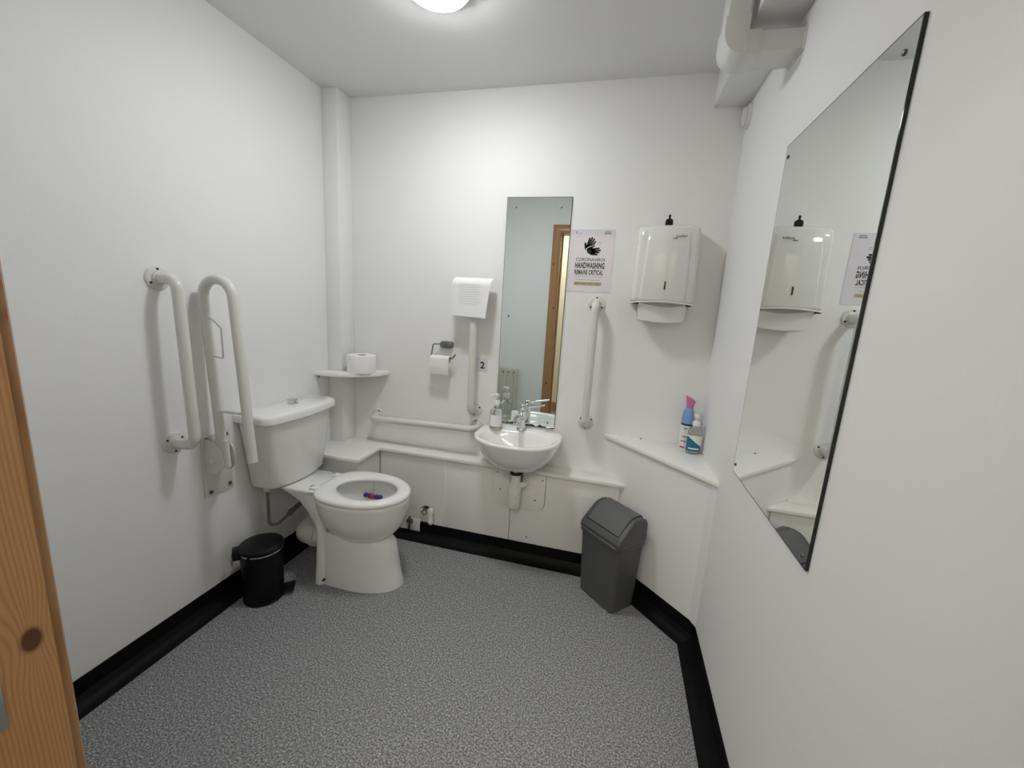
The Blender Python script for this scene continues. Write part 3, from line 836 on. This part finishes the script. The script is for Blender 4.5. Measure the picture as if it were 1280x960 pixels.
tr = thing('bottle_trap', (1.136, -0.15, 0.30), 'white plastic bottle trap under the wash basin', 'bottle trap')
cx, cy = 1.136, -0.150
obj('tail_pipe', lathe((cx, cy, 0.470), (0, 0, 1), [(0.019, 0), (0.019, 0.066)], 24), 'pipe', tr)
obj('washer', lathe((cx, cy, 0.500), (0, 0, 1), [(0.027, 0), (0.029, 0.002), (0.029, 0.012), (0.025, 0.014)], 24), 'dark', tr, label='black rubber washer')
obj('top_nut', lathe((cx, cy, 0.460), (0, 0, 1), [(0.024, 0), (0.027, 0.002), (0.027, 0.026), (0.024, 0.040)], 10), 'pipe', tr, smooth=20)
obj('upper_chamber', lathe((cx, cy, 0.393), (0, 0, 1), [(0.034, 0), (0.0325, 0.002), (0.0325, 0.050), (0.030, 0.058), (0.024, 0.066), (0.024, 0.070)], 28), 'pipe', tr)
obj('ring', lathe((cx, cy, 0.380), (0, 0, 1), [(0.031, 0), (0.0375, 0.001), (0.0375, 0.013), (0.030, 0.0145)], 28), 'pipe', tr)
obj('lower_cup', lathe((cx, cy, 0.313), (0, 0, 1), [(0.026, 0), (0.030, 0.003), (0.0325, 0.010), (0.0335, 0.064), (0.031, 0.068)], 28), 'pipe', tr)
obj('outlet', tube(bend([(cx + 0.030, cy + 0.004, 0.440), (cx + 0.046, cy + 0.006, 0.445), (cx + 0.048, -0.1130, 0.446)], 0.02, 6), 0.017, 16), 'pipe', tr)

# ================================================================= MIRRORS
def mirror(name_label, shape_glass, shape_edge, m, loc, screws, nrm):
    r = thing('wall_mirror', loc, name_label, 'mirror')
    obj('glass_edge', shape_edge, 'glass_edge', r, smooth=0)
    obj('reflecting_face', shape_glass, m, r, smooth=0)
    for s in screws:
        obj('screw', lathe(s, nrm, [(0.0055, 0), (0.0048, 0.0025), (0.0001, 0.004)], 14), 'screw', r)
    return r
mx0, mx1, mz0, mz1 = 0.9724, 1.2969, 0.7228, 1.8803
mirror('tall narrow frameless mirror on the back wall above the basin', box(mx0 + 0.0018, mx1 - 0.0018, -0.0062, -0.0055, mz0 + 0.001, mz1 - 0.0022), box(mx0, mx1, -0.0055, 0, mz0, mz1), 'mirror_worn',
       (1.135, 0, mz0), [(1.021, -0.0062, 1.832), (1.246, -0.0062, 1.832), (1.012, -0.0062, 1.299), (1.258, -0.0062, 0.752), (1.008, -0.0062, 0.772)], (0, -1, 0))
ry0, ry1, rz0, rz1 = -0.6181, -1.1899, 0.8433, 1.863
mirror('large frameless mirror on the right wall with a thick dark glass edge', box(W - 0.0072, W - 0.0065, ry1 + 0.0014, ry0 - 0.0045, rz0 + 0.0030, rz1 - 0.0030), box(W - 0.0065, W, ry1, ry0, rz0, rz1), 'mirror',
       (W, -0.904, rz0), [(W - 0.0072, -0.642, 1.826), (W - 0.0072, -1.154, 1.823), (W - 0.0072, -0.638, 0.872), (W - 0.0072, -1.168, 0.866)], (-1, 0, 0))

# ================================================================= TOWEL DISPENSER
DPX = 1.747
dp = thing('paper_towel_dispenser', (DPX, 0, 1.385), 'glossy white wall-mounted paper towel dispenser with towel hanging out', 'towel dispenser')
def dring(hw, d, z, rc=0.03, bow=0.02, n=6, skew=0.0):
    P = [(DPX + skew - hw, -0.0, z)]
    for k in range(n + 1):
        a = math.radians(180 + 90 * k / n)
        P.append((DPX + skew - hw + rc + rc * math.cos(a), -d + bow + rc + rc * math.sin(a), z))
    for k in range(1, 10):
        t = -1 + 2 * k / 10
        P.append((DPX + skew + (hw - rc) * t, -d + bow * t * t, z))
    for k in range(n + 1):
        a = math.radians(270 + 90 * k / n)
        P.append((DPX + skew + hw - rc + rc * math.cos(a), -d + bow + rc + rc * math.sin(a), z))
    P.append((DPX + skew + hw, -0.0, z))
    return P
obj('cover', loft([dring(0.126, 0.118, 1.412), dring(0.134, 0.128, 1.407), dring(0.136, 0.131, 1.412), dring(0.137, 0.133, 1.425), dring(0.134, 0.131, 1.56), dring(0.131, 0.126, 1.685), dring(0.130, 0.122, 1.716, 0.03, 0.02), dring(0.128, 0.112, 1.731, 0.03, 0.02), dring(0.124, 0.095, 1.739, 0.03, 0.02), dring(0.112, 0.06, 1.743, 0.03, 0.015)]), 'disp', dp, smooth=50)
# clear side seams: the front cover stands proud of the flanks
obj('front_panel', loft([dring(0.104, 0.1345, 1.4135, 0.02, 0.012), dring(0.104, 0.1362, 1.420, 0.02, 0.012), dring(0.096, 0.1325, 1.64, 0.02, 0.012), dring(0.093, 0.1265, 1.706, 0.02, 0.012), dring(0.091, 0.116, 1.720, 0.02, 0.012), dring(0.085, 0.10, 1.728, 0.02, 0.012)]), 'disp', dp, smooth=50)
obj('tray', loft([dring(0.118, 0.100, 1.386, 0.03, 0.02), dring(0.130, 0.122, 1.396, 0.03, 0.02), dring(0.131, 0.124, 1.411, 0.03, 0.02)]), 'disp_in', dp, smooth=50)
obj('lip', tube([(p[0], p[1] - 0.0005, 1.4085 - 0.010 * abs((p[0] - DPX) / 0.137) ** 2) for p in dring(0.137, 0.133, 1.4085)[1:-1]], 0.0042, 10), 'disp', dp)
obj('lock_slot', box(DPX - 0.001, DPX + 0.0035, -0.1385, -0.130, 1.462, 1.496), 'dark', dp)
for s in (-1, 1):
    obj('tray_slot', obox((DPX + s * 0.112, -0.112, 1.3965), (1, s * 0.3, 0), (0, 1, 0), UZ, 0.012, 0.004, 0.0035), 'dark', dp)
lg = text_shape('jofel', (DPX + 0.022, -0.1309, 1.680), (1, 0, 0), (0, 0.09, 1), 0.043, 0.014, 0.01)
lgv = [(x + (z - 1.680) * 0.35, y, z) for x, y, z in lg[0]]
lo = obj('logo', (lgv, lg[1]), 'ink', dp, smooth=0, label='small black maker mark')
obj('logo_swash', box(DPX + 0.012, DPX + 0.030, -0.1318, -0.1312, 1.677, 1.680), 'ink', lo)
# folded towel hanging out of the slot
pt = thing('paper_towel', (DPX, -0.075, 1.30), 'white folded paper towel sticking out of the dispenser', 'paper towel')
def towel(hw0, hw1, y0, y1, z0, z1, th, sag, seed):
    n, m_ = 12, 6
    V, F = [], []
    for side in (0, 1):
        for j in range(m_ + 1):
            t = j / m_
            for i in range(n + 1):
                s = -1 + 2 * i / n
                hw = hw0 + (hw1 - hw0) * t
                y = y0 + (y1 - y0) * t + 0.006 * math.sin(3 * s + seed) - 0.010 * t * math.sin(math.pi * (s + 1) / 2) + side * th
                z = z0 + (z1 - z0) * t + sag * (s * s) * t
                V.append((DPX + 0.004 + hw * s, y, z))
    q = (n + 1) * (m_ + 1)
    for j in range(m_):
        for i in range(n):
            a = j * (n + 1) + i
            F.append((a, a + 1, a + n + 2, a + n + 1))
            F.append((q + a, q + a + n + 1, q + a + n + 2, q + a + 1))
    for j in range(m_):
        a, b = j * (n + 1), j * (n + 1) + n
        F.append((a, a + n + 1, q + a + n + 1, q + a))
        F.append((b, q + b, q + b + n + 1, b + n + 1))
    for i in range(n):
        a = m_ * (n + 1) + i
        F.append((a, a + 1, q + a + 1, q + a))
        F.append((i, q + i, q + i + 1, i + 1))
    return V, F
obj('front_fold', towel(0.106, 0.098, -0.104, -0.090, 1.398, 1.316, 0.002, 0.010, 0.6), 'tissue', pt)
obj('back_fold', towel(0.106, 0.100, -0.082, -0.060, 1.398, 1.312, 0.002, 0.006, 2.0), 'tissue', pt)
# black key standing in the top of the dispenser
ky = thing('dispenser_key', (1.742, -0.055, 1.743), 'small black plastic key standing on top of the towel dispenser', 'key')
obj('grip', loft([[(1.742 + a, -0.055 + b, z) for a, b in rrect(0, 0, hx_, 0.006, 0.003, 3)] for hx_, z in ((0.0155, 1.742), (0.0165, 1.745), (0.0165, 1.764), (0.013, 1.770), (0.007, 1.773))]), 'blackplastic', ky)
obj('stem', lathe((1.742, -0.055, 1.770), (0, 0, 1), [(0.006, 0), (0.0045, 0.004), (0.0045, 0.012), (0.006, 0.015), (0.004, 0.020), (0.0001, 0.021)], 14), 'blackplastic', ky)

# ================================================================= POSTER, NOTICES
po = thing('handwashing_poster', (1.404, 0, 1.44), 'laminated handwashing poster with black hands, right of the narrow mirror', 'poster')
P0, PU, PV = Vector((1.2985, -0.0018, 1.4405)), Vector((1, 0, 0)), Vector((0, 0, 1))
PW, PH = 0.2145, 0.2935
obj('sheet', box(P0.x, P0.x + PW, -0.0015, -0.0003, P0.z, P0.z + PH), 'poster', po)
def pp(u, v):                                     # fractions from the top left
    return P0 + PU * (u * PW) + PV * ((1 - v) * PH)
def flat(pts):
    n = len(pts)
    return [tuple(p) for p in pts], [tuple(range(n))]
def stroke(p, q, r):
    """capsule outline between two poster points (fractions), r in metres"""
    a, b = pp(*p), pp(*q)
    d = (b - a).normalized()
    s = Vector((-d.z, 0, d.x))
    pts = []
    for k in range(7):
        t = math.radians(-90 + 30 * k)
        pts.append(b + (d * math.cos(t) + s * math.sin(t)) * r)
    for k in range(7):
        t = math.radians(90 + 30 * k)
        pts.append(a + (d * math.cos(t) + s * math.sin(t)) * r)
    return flat(pts)
def rect(u0, u1, v0, v1):
    return flat([pp(u0, v1), pp(u1, v1), pp(u1, v0), pp(u0, v0)])
def ptext(body, u0, u1, v0, v1, bold=0.0):
    return text_shape(body, pp(u0, v1), PU, PV, (u1 - u0) * PW, (v1 - v0) * PH, bold)
obj('heading', ptext('CORONAVIRUS', 0.175, 0.825, 0.452, 0.503, 0.012), 'ink', po, smooth=0)
obj('heading', ptext('HANDWASHING', 0.165, 0.825, 0.522, 0.622, 0.038), 'ink', po, smooth=0)
obj('heading', ptext('REMAINS CRITICAL', 0.165, 0.805, 0.642, 0.722, 0.034), 'ink', po, smooth=0)
hand1 = join(stroke((0.375, 0.31), (0.355, 0.225), 0.0050), stroke((0.395, 0.28), (0.445, 0.145), 0.0044), stroke((0.425, 0.28), (0.50, 0.135), 0.0044), stroke((0.46, 0.28), (0.545, 0.155), 0.0042), stroke((0.49, 0.29), (0.575, 0.195), 0.0040), stroke((0.40, 0.285), (0.46, 0.270), 0.0105))
hand2 = join(stroke((0.47, 0.335), (0.53, 0.350), 0.0150), stroke((0.50, 0.315), (0.665, 0.295), 0.0042), stroke((0.52, 0.340), (0.695, 0.328), 0.0044), stroke((0.52, 0.365), (0.665, 0.362), 0.0042), stroke((0.50, 0.390), (0.635, 0.396), 0.0040), stroke((0.41, 0.320), (0.55, 0.262), 0.0042))
obj('hand_symbol', hand1, 'ink', po, smooth=0)
obj('hand_symbol', hand2, 'ink', po, smooth=0)
gap = [pp(0.355, 0.345), pp(0.40, 0.305), pp(0.47, 0.275), pp(0.545, 0.255), pp(0.545, 0.249), pp(0.465, 0.265), pp(0.39, 0.297), pp(0.345, 0.340)]
obj('gap_line', flat([p + Vector((0, -0.0004, 0)) for p in gap]), 'poster', po, smooth=0)
bub = []
for bu, bv in ((0.675, 0.215), (0.37, 0.385)):
    c_ = pp(bu, bv)
    ringo = [c_ + Vector((math.cos(2 * math.pi * k / 16), 0, math.sin(2 * math.pi * k / 16))) * 0.0065 for k in range(16)]
    ringi = [c_ + Vector((math.cos(2 * math.pi * k / 16), 0, math.sin(2 * math.pi * k / 16))) * 0.0048 for k in range(16)]
    bub.append(([tuple(p) for p in ringo + ringi], [(k, (k + 1) % 16, 16 + (k + 1) % 16, 16 + k) for k in range(16)]))
obj('bubble', bub[0], 'midink', po, smooth=0)
obj('bubble', bub[1], 'greyink', po, smooth=0)
obj('logo', join(rect(0.125, 0.155, 0.035, 0.055), rect(0.125, 0.265, 0.062, 0.069)), 'midink', po, smooth=0)
obj('logo', join(rect(0.77, 0.90, 0.030, 0.044), rect(0.76, 0.91, 0.052, 0.072)), 'midink', po, smooth=0)
obj('text_line', rect(0.16, 0.80, 0.748, 0.753), 'midink', po, smooth=0)
obj('text_line', rect(0.30, 0.68, 0.775, 0.781), 'greyink', po, smooth=0)
obj('text_line', rect(0.20, 0.74, 0.801, 0.807), 'midink', po, smooth=0)
yb = obj('yellow_bar', rect(0.17, 0.79, 0.838, 0.895), 'yellow', po, smooth=0, label='yellow bar with small print')
dash = [rect(u, u + 0.10, 0.858, 0.876) for u in (0.19, 0.34, 0.49, 0.645)]
obj('small_print', ([(x, y - 0.0003, z) for x, y, z in join(*dash)[0]], join(*dash)[1]), 'midink', yb, smooth=0)

# paper notice draped over the top of the rail
nt_ = thing('paper_notice', (0.84, -0.1, 1.29), 'white curling paper notice hung over the grab rail left of the mirror', 'notice')
def sheet(x0, x1, z0, z1, fy, n=20, m_=14, th=0.0006):
    V, F = [], []
    for side in (0, 1):
        for j in range(m_ + 1):
            for i in range(n + 1):
                u, v = i / n, j / m_
                x, y, z = fy(u, v)
                V.append((x0 + (x1 - x0) * u + x, y + side * th, z0 + (z1 - z0) * v + z))
    q = (n + 1) * (m_ + 1)
    for j in range(m_):
        for i in range(n):
            a = j * (n + 1) + i
            F.append((a, a + 1, a + n + 2, a + n + 1))
            F.append((q + a, q + a + n + 1, q + a + n + 2, q + a + 1))
    edge = [j * (n + 1) for j in range(m_ + 1)]
    for j in range(m_):
        a, b = j * (n + 1), j * (n + 1) + n
        F.append((a, a + n + 1, q + a + n + 1, q + a))
        F.append((b, q + b, q + b + n + 1, b + n + 1))
    for i in range(n):
        F.append((i, q + i, q + i + 1, i + 1))
        a = m_ * (n + 1) + i
        F.append((a, a + 1, q + a + 1, q + a))
    return V, F
def notice_y(u, v):
    # v = 0 bottom, 1 top; top bends back over the rail, right side curls forward
    d = (1 - v)
    y = -0.100 - 0.020 * d * u - 0.004 * math.sin(5 * u) * d
    if v > 0.9:
        y += (v - 0.9) * 0.5
    x = 0.0
    if u > 0.75:
        x = -0.018 * (u - 0.75) / 0.25 * d
    return x, y, -0.006 * u * d
obj('sheet', sheet(0.732, 0.938, 1.288, 1.482, notice_y), 'paper', nt_, smooth=60)
ln = []
for k in range(9):
    v = 0.80 - 0.062 * k
    u0, u1 = 0.20, 0.72 + 0.06 * math.sin(k * 2.1)
    a = notice_y(u0, v)
    b = notice_y(u1, v)
    z = 1.288 + 0.194 * v
    ln.append(flat([(0.732 + 0.206 * u0, a[1] - 0.0012, z), (0.732 + 0.206 * u1, b[1] - 0.0016, z), (0.732 + 0.206 * u1, b[1] - 0.0016, z + 0.0032), (0.732 + 0.206 * u0, a[1] - 0.0012, z + 0.0032)]))
obj('faint_text_lines', join(*ln), 'greyink', nt_, smooth=0)

# square number label
nl = thing('number_label', (0.878, 0, 1.026), 'small square white label reading 2 beside the grab rail', 'label')
obj('card', box(0.848, 0.908, -0.0012, -0.0002, 0.990, 1.064), 'poster', nl)
obj('digit', text_shape('2', (0.8665, -0.0016, 1.008), (1, 0, 0), (0, 0, 1), 0.026, 0.038, 0.03), 'ink', nl, smooth=0)

# ================================================================= TOILET ROLL HOLDER (chrome wire) AND ITS ROLL
th_ = thing('toilet_roll_holder', (0.66, 0, 1.05), 'grey metal wire toilet roll holder on the back wall', 'roll holder')
obj('wall_plate', loft([[(0.672 + a, y, 1.122 + b) for a, b in rrect(0, 0, 0.038 * s, 0.020 * s, 0.0195 * s, 6)] for s, y in ((1, 0), (1, -0.016), (0.95, -0.022), (0.80, -0.025))]), 'greymetal', th_)
obj('wire', tube(bend([(0.650, -0.012, 1.126), (0.606, -0.040, 1.124), (0.598, -0.048, 1.050), (0.722, -0.048, 1.053), (0.740, -0.048, 1.078)], 0.010, 5), 0.0042, 10), 'greymetal', th_)
tr2 = thing('toilet_roll', (0.65, -0.048, 1.05), 'nearly empty toilet roll with hanging tail on the wire holder', 'toilet roll')
obj('roll', join(lathe((0.602, -0.048, 1.046), (1, 0, 0), [(0.017, 0), (0.020, 0), (0.020, 0.108), (0.017, 0.108)], 24, False, False), lathe((0.602, -0.048, 1.046), (1, 0, 0), [(0.017, 0), (0.017, 0.108)], 24, False, False)), 'tissue', tr2)
def tail(u, v):
    d = 1 - v
    return 0.004 * d, -0.0695 - 0.010 * math.sin(2.6 * d) * 0.6 + 0.004 * d, 0.0
obj('tail', sheet(0.602, 0.710, 0.965, 1.050, tail, 8, 10, 0.001), 'tissue', tr2, smooth=60)

# ================================================================= CORNER SHELF WITH TOILET ROLL
cs = thing('corner_shelf', (0.1, -0.1, 0.92), 'white curved corner shelf on the left of the back wall', 'shelf')
arc = []
for k in range(17):
    a = math.radians(90 * k / 16)
    # bowed front edge from the left wall to the back wall
    e = 2 / 2.1
    arc.append((0.318 * math.sin(a) ** e, -0.233 * math.cos(a) ** e))
poly = [(0.0, -0.121), (0.0905, -0.121), (0.0905, 0.0)]
shelf = arc[::-1] + poly
obj('board', prism(shelf, 0.9205, 0.9385), 'gloss', cs, bevel=0.0012)
obj('batten', box(0.092, 0.175, -0.020, 0.0, 0.893, 0.9205), 'gloss', cs, bevel=0.001)
obj('batten', box(0.010, 0.0885, -0.138, -0.119, 0.895, 0.9205), 'gloss', cs, bevel=0.001)
obj('bracket', box(0.0, 0.004, -0.205, -0.198, 0.902, 0.9205), 'screw', cs)
rl = thing('toilet_roll', (0.196, -0.118, 0.9385), 'full toilet roll standing on the curved corner shelf', 'toilet roll')
RC = Vector((0.206, -0.102, 0.9385))
obj('roll', lathe(RC, (0, 0, 1), [(0.026, 0.0), (0.074, 0.0), (0.076, 0.002), (0.076, 0.094), (0.074, 0.097), (0.026, 0.097), (0.026, 0.0)], 40, False, False), 'tissue', rl)
obj('core', lathe(RC, (0, 0, 1), [(0.0255, 0.002), (0.0255, 0.094), (0.0245, 0.094), (0.0245, 0.002)], 28, True, False), 'copper', rl, label='brown cardboard core')
ta = []
for t_, z_ in ((205, 0.095), (215, 0.094), (226, 0.080), (240, 0.045), (254, 0.004)):
    a = math.radians(t_)
    ta.append((a, z_))
V = []
for a, z_ in ta:
    for rr in (0.0765, 0.0800):
        V.append(tuple(RC + Vector((math.cos(a) * rr, math.sin(a) * rr, z_))))
        V.append(tuple(RC + Vector((math.cos(a) * rr, math.sin(a) * rr, 0.001))))
F = []
for k in range(len(ta) - 1):
    a, b = 4 * k, 4 * (k + 1)
    F += [(a, a + 1, b + 1, b), (a + 2, b + 2, b + 3, a + 3), (a, b, b + 2, a + 2), (a + 1, a + 3, b + 3, b + 1)]
F += [(0, 2, 3, 1), (16, 17, 19, 18)]
obj('tail', (V, F), 'paper', rl)

# ================================================================= BOTTLES
def pump(root, c, z, s=1.0, m='plastic', ang_=200):
    """collar, neck and nozzle head of a pump bottle"""
    d = Vector((math.cos(math.radians(ang_)), math.sin(math.radians(ang_)), 0))
    c = Vector((c[0], c[1], z))
    obj('pump_collar', lathe(c, (0, 0, 1), [(0.0145 * s, 0), (0.0145 * s, 0.014 * s), (0.012 * s, 0.017 * s), (0.0045 * s, 0.018 * s), (0.0042 * s, 0.034 * s)], 20), m, root)
    h = obj('pump_head', lathe(c + UZ * 0.032 * s, (0, 0, 1), [(0.010 * s, 0), (0.011 * s, 0.002 * s), (0.009 * s, 0.011 * s), (0.0001, 0.012 * s)], 20), m, root)
    obj('nozzle', tube([c + UZ * 0.038 * s, c + UZ * 0.040 * s + d * 0.018 * s, c + UZ * 0.035 * s + d * 0.028 * s], 0.0042 * s, 10), m, h)
c = (1.000, -0.105)
sbt = thing('soap_bottle', (c[0], c[1], 0.7155), 'clear soap bottle with white pump and label on the basin edge', 'bottle')
obj('bottle', lathe((c[0], c[1], 0.7158), (0, 0, 1), [(0.0001, 0), (0.030, 0.0), (0.033, 0.003), (0.033, 0.086), (0.030, 0.098), (0.014, 0.110), (0.0125, 0.132)], 32), 'clear', sbt)
obj('soap', lathe((c[0], c[1], 0.7175), (0, 0, 1), [(0.0001, 0), (0.028, 0.0), (0.031, 0.003), (0.031, 0.016), (0.0001, 0.016)], 32), 'liquid', sbt)
e_ = []
for k in range(13):
    a = math.radians(225 + 115 * k / 12)
    e_.append((c[0] + 0.0338 * math.cos(a), c[1] + 0.0338 * math.sin(a)))
obj('label', ([(x, y, z) for z in (0.734, 0.795) for x, y in e_], [(i, i + 1, 13 + i + 1, 13 + i) for i in range(12)]), 'paper', sbt)
pump(sbt, c, 0.845, 1.3, 'plastic', 225)

# air freshener
c = (1.935, -0.062)
af = thing('air_freshener', (c[0], c[1], ZS), 'air freshener can with blue body and pink spray top in the corner', 'air freshener')
def ell(cx_, cy_, a, b, z, n=28, sk=0.0):
    return [(cx_ + sk + a * math.cos(2 * math.pi * i / n), cy_ + b * math.sin(2 * math.pi * i / n), z) for i in range(n)]
obj('can', loft([ell(*c, 0.026, 0.026, ZS), ell(*c, 0.028, 0.028, ZS + 0.004), ell(*c, 0.028, 0.028, ZS + 0.120), ell(*c, 0.026, 0.026, ZS + 0.125)]), 'plastic', af)
obj('band', loft([ell(*c, 0.0285, 0.0285, ZS + 0.115), ell(*c, 0.0285, 0.0285, ZS + 0.124)]), 'navy', af)
obj('shoulder', loft([ell(*c, 0.0285, 0.0285, ZS + 0.124), ell(*c, 0.0280, 0.0280, ZS + 0.150), ell(*c, 0.0235, 0.0235, ZS + 0.178), ell(*c, 0.0165, 0.0165, ZS + 0.197)]), 'blue', af, label='blue upper body')
obj('spray_top', loft([ell(*c, 0.0165, 0.0165, ZS + 0.197), ell(*c, 0.0165, 0.018, ZS + 0.210, sk=0.001), ell(*c, 0.021, 0.018, ZS + 0.228, sk=0.002), [(x, y, z - 0.55 * (x - c[0])) for x, y, z in ell(*c, 0.024, 0.018, ZS + 0.240, sk=0.002)], [(x, y, z - 0.55 * (x - c[0])) for x, y, z in ell(*c, 0.019, 0.013, ZS + 0.246, sk=-0.001)]]), 'pink', af, label='pink trigger top')
for k, (z_, m_) in enumerate(((0.006, 'magenta'), (0.035, 'midink'), (0.058, 'midink'), (0.080, 'greyink'), (0.098, 'midink'))):
    a0, a1 = 215 + 4 * k, 262 + 6 * (k % 3)
    pts = [(c[0] + 0.0286 * math.cos(math.radians(a0 + (a1 - a0) * i / 6)), c[1] + 0.0286 * math.sin(math.radians(a0 + (a1 - a0) * i / 6))) for i in range(7)]
    obj('print_band', ([(x, y, ZS + z_ + dz_) for dz_ in (0, 0.007) for x, y in pts], [(i, i + 1, 7 + i + 1, 7 + i) for i in range(6)]), m_, af)

# hand sanitiser
c = (1.961, -0.130)
MT['gel_label'] = label_mat('white_and_teal_label', (0.010, 0.15, 0.27), (0.78, 0.80, 0.77), 0.060, -0.75, 0)
hs = thing('hand_sanitiser', (c[0], c[1], ZS), 'clear hand sanitiser bottle with white and blue label on the triangular shelf', 'bottle')
obj('bottle', loft([ell(*c, 0.029, 0.019, ZS), ell(*c, 0.031, 0.021, ZS + 0.004), ell(*c, 0.031, 0.021, ZS + 0.100), ell(*c, 0.027, 0.019, ZS + 0.116), ell(*c, 0.015, 0.013, ZS + 0.128), ell(*c, 0.012, 0.012, ZS + 0.134)]), 'clear', hs)
obj('gel', loft([ell(*c, 0.027, 0.017, ZS + 0.003), ell(*c, 0.0295, 0.0195, ZS + 0.006), ell(*c, 0.0295, 0.0195, ZS + 0.086)]), 'clear', hs)
n = 16
pts = [(c[0] + 0.0316 * math.cos(math.radians(190 + 160 * i / n)), c[1] + 0.0216 * math.sin(math.radians(190 + 160 * i / n))) for i in range(n + 1)]
obj('label', ([(x, y, ZS + z_) for z_ in (0.014, 0.088) for x, y in pts], [(i, i + 1, n + 1 + i + 1, n + 1 + i) for i in range(n)]), 'gel_label', hs)
pts2 = pts[3:13]
obj('label_stripe', ([(x * 1.0, y - 0.0004, ZS + z_) for z_ in (0.024, 0.030) for x, y in pts2], [(i, i + 1, 10 + i + 1, 10 + i) for i in range(9)]), 'paper', hs)
pump(hs, c, ZS + 0.133, 1.15, 'plastic', 100)

# ================================================================= CEILING FITTINGS
LC = (0.89, -0.68)
cl = thing('ceiling_light', (LC[0], LC[1], H), 'round lit ceiling light near the middle of the ceiling', 'ceiling light')
obj('base', lathe((LC[0], LC[1], H), (0, 0, -1), [(0.106, 0), (0.108, 0.002), (0.108, 0.026), (0.105, 0.030), (0.099, 0.030)], 48), 'plastic', cl)
obj('diffuser', lathe((LC[0], LC[1], H - 0.029), (0, 0, -1), [(0.099, 0), (0.096, 0.008), (0.080, 0.017), (0.048, 0.023), (0.0001, 0.025)], 48), 'lamp', cl)
c2 = thing('corridor_fill_panel', (1.3, -2.70, H), 'unseen corridor ceiling light, its flat panel shape added for soft fill through the door', 'ceiling light')  # unseen corridor lamp, made a large panel to soften its fill through the door
obj('frame', box(0.68, 1.92, -3.02, -2.38, H - 0.012, H), 'plastic', c2, bevel=0.002)
obj('diffuser', box(0.70, 1.90, -3.00, -2.40, H - 0.016, H - 0.011), 'clamp', c2)

dc = thing('extractor_duct', (1.85, -0.54, 2.13), 'off-white rectangular plastic duct with elbow under the ceiling beam', 'duct')
y0, y1 = -0.595, -0.487
obj('horizontal_channel', box(1.862, W, y0, y1, 2.133, 2.187), 'duct', dc, bevel=0.002)
obj('end_collar', box(W - 0.006, W, y0 - 0.004, y1 + 0.004, 2.129, 2.191), 'duct', dc, bevel=0.001)
el = [(1.888, 2.129), (1.888, 2.191), (1.853, 2.191), (1.853, 2.232), (1.785, 2.232)]
arc_ = [(1.785 + 0.062 - 0.062 * math.cos(math.radians(a)), 2.129 + 0.062 - 0.062 * math.sin(math.radians(a))) for a in range(0, 91, 10)]
el = el + arc_
obj('elbow', loft([[(x, y0 - 0.004, z) for x, z in el], [(x, y1 + 0.004, z) for x, z in el]]), 'duct', dc, bevel=0.002)
obj('elbow_seam', box(1.846, 1.849, y0 - 0.0055, y0 - 0.003, 2.133, 2.205), 'duct', dc)
obj('vertical_channel', box(1.790, 1.847, y0, y1, 2.230, H), 'duct', dc, bevel=0.002)
obj('ceiling_collar', box(1.786, 1.851, y0 - 0.004, y1 + 0.004, H - 0.008, H), 'duct', dc, bevel=0.001)

sd = thing('wall_sounder', (W, -0.048, 2.178), 'small white oval wall fitting high in the right corner below the beam', 'sounder')
def sring2(a, b, x):
    return [(x, -0.050 + a * math.cos(2 * math.pi * i / 28), 2.178 + b * math.sin(2 * math.pi * i / 28)) for i in range(28)]
obj('back_plate', loft([sring2(0.043, 0.047, W), sring2(0.043, 0.047, W - 0.008), sring2(0.040, 0.044, W - 0.011)]), 'plastic', sd)
obj('cover', loft([sring2(0.034, 0.038, W - 0.010), sring2(0.034, 0.038, W - 0.020), sring2(0.028, 0.032, W - 0.025), sring2(0.010, 0.012, W - 0.026)]), 'duct', sd)
obj('grille_slot', box(W - 0.0225, W - 0.0195, -0.066, -0.034, 2.146, 2.151), 'midink', sd)

# ================================================================= RADIATOR ON THE NEAR WALL (seen in the narrow mirror)
rd = thing('radiator', (0.38, YN, 0.12), 'cream panel radiator on the near wall, seen only in the narrow mirror', 'radiator')
rx0, rx1, rz0_, rz1_ = 0.06, 0.665, 0.14, 0.735
n = 18
sec = []
for i in range(n * 4 + 1):
    x = rx0 + (rx1 - rx0) * i / (n * 4)
    ph = i % 4
    sec.append((x, YN + 0.070 + (0.010 if ph in (1, 2) else 0.0)))
secb = [(rx1, YN + 0.045), (rx0, YN + 0.045)]
ring_ = sec + secb
obj('panel', loft([[(x, y - 0.004, rz0_) for x, y in ring_], [(x, y, rz0_ + 0.03) for x, y in ring_], [(x, y, rz1_ - 0.03) for x, y in ring_], [(x, y - 0.004, rz1_) for x, y in ring_]]), 'rad', rd, smooth=30)
obj('top_grille', box(rx0, rx1, YN + 0.02, YN + 0.068, rz1_ - 0.004, rz1_ + 0.004), 'rad', rd, bevel=0.002)
for bx_ in (rx0 + 0.1, rx1 - 0.1):
    obj('bracket', box(bx_ - 0.015, bx_ + 0.015, YN, YN + 0.05, 0.2, 0.68), 'rad', rd)
for k in range(3):
    obj('stud', lathe((rx1 - 0.03 - 0.055 * k, YN + 0.078, rz1_ - 0.025), (0, 1, 0), [(0.008, 0), (0.006, 0.006), (0.0001, 0.007)], 12), 'screw', rd)
obj('feed_pipe', tube([(rx1 - 0.02, YN + 0.05, 0.002), (rx1 - 0.02, YN + 0.05, 0.16)], 0.0075, 10), 'rad', rd)
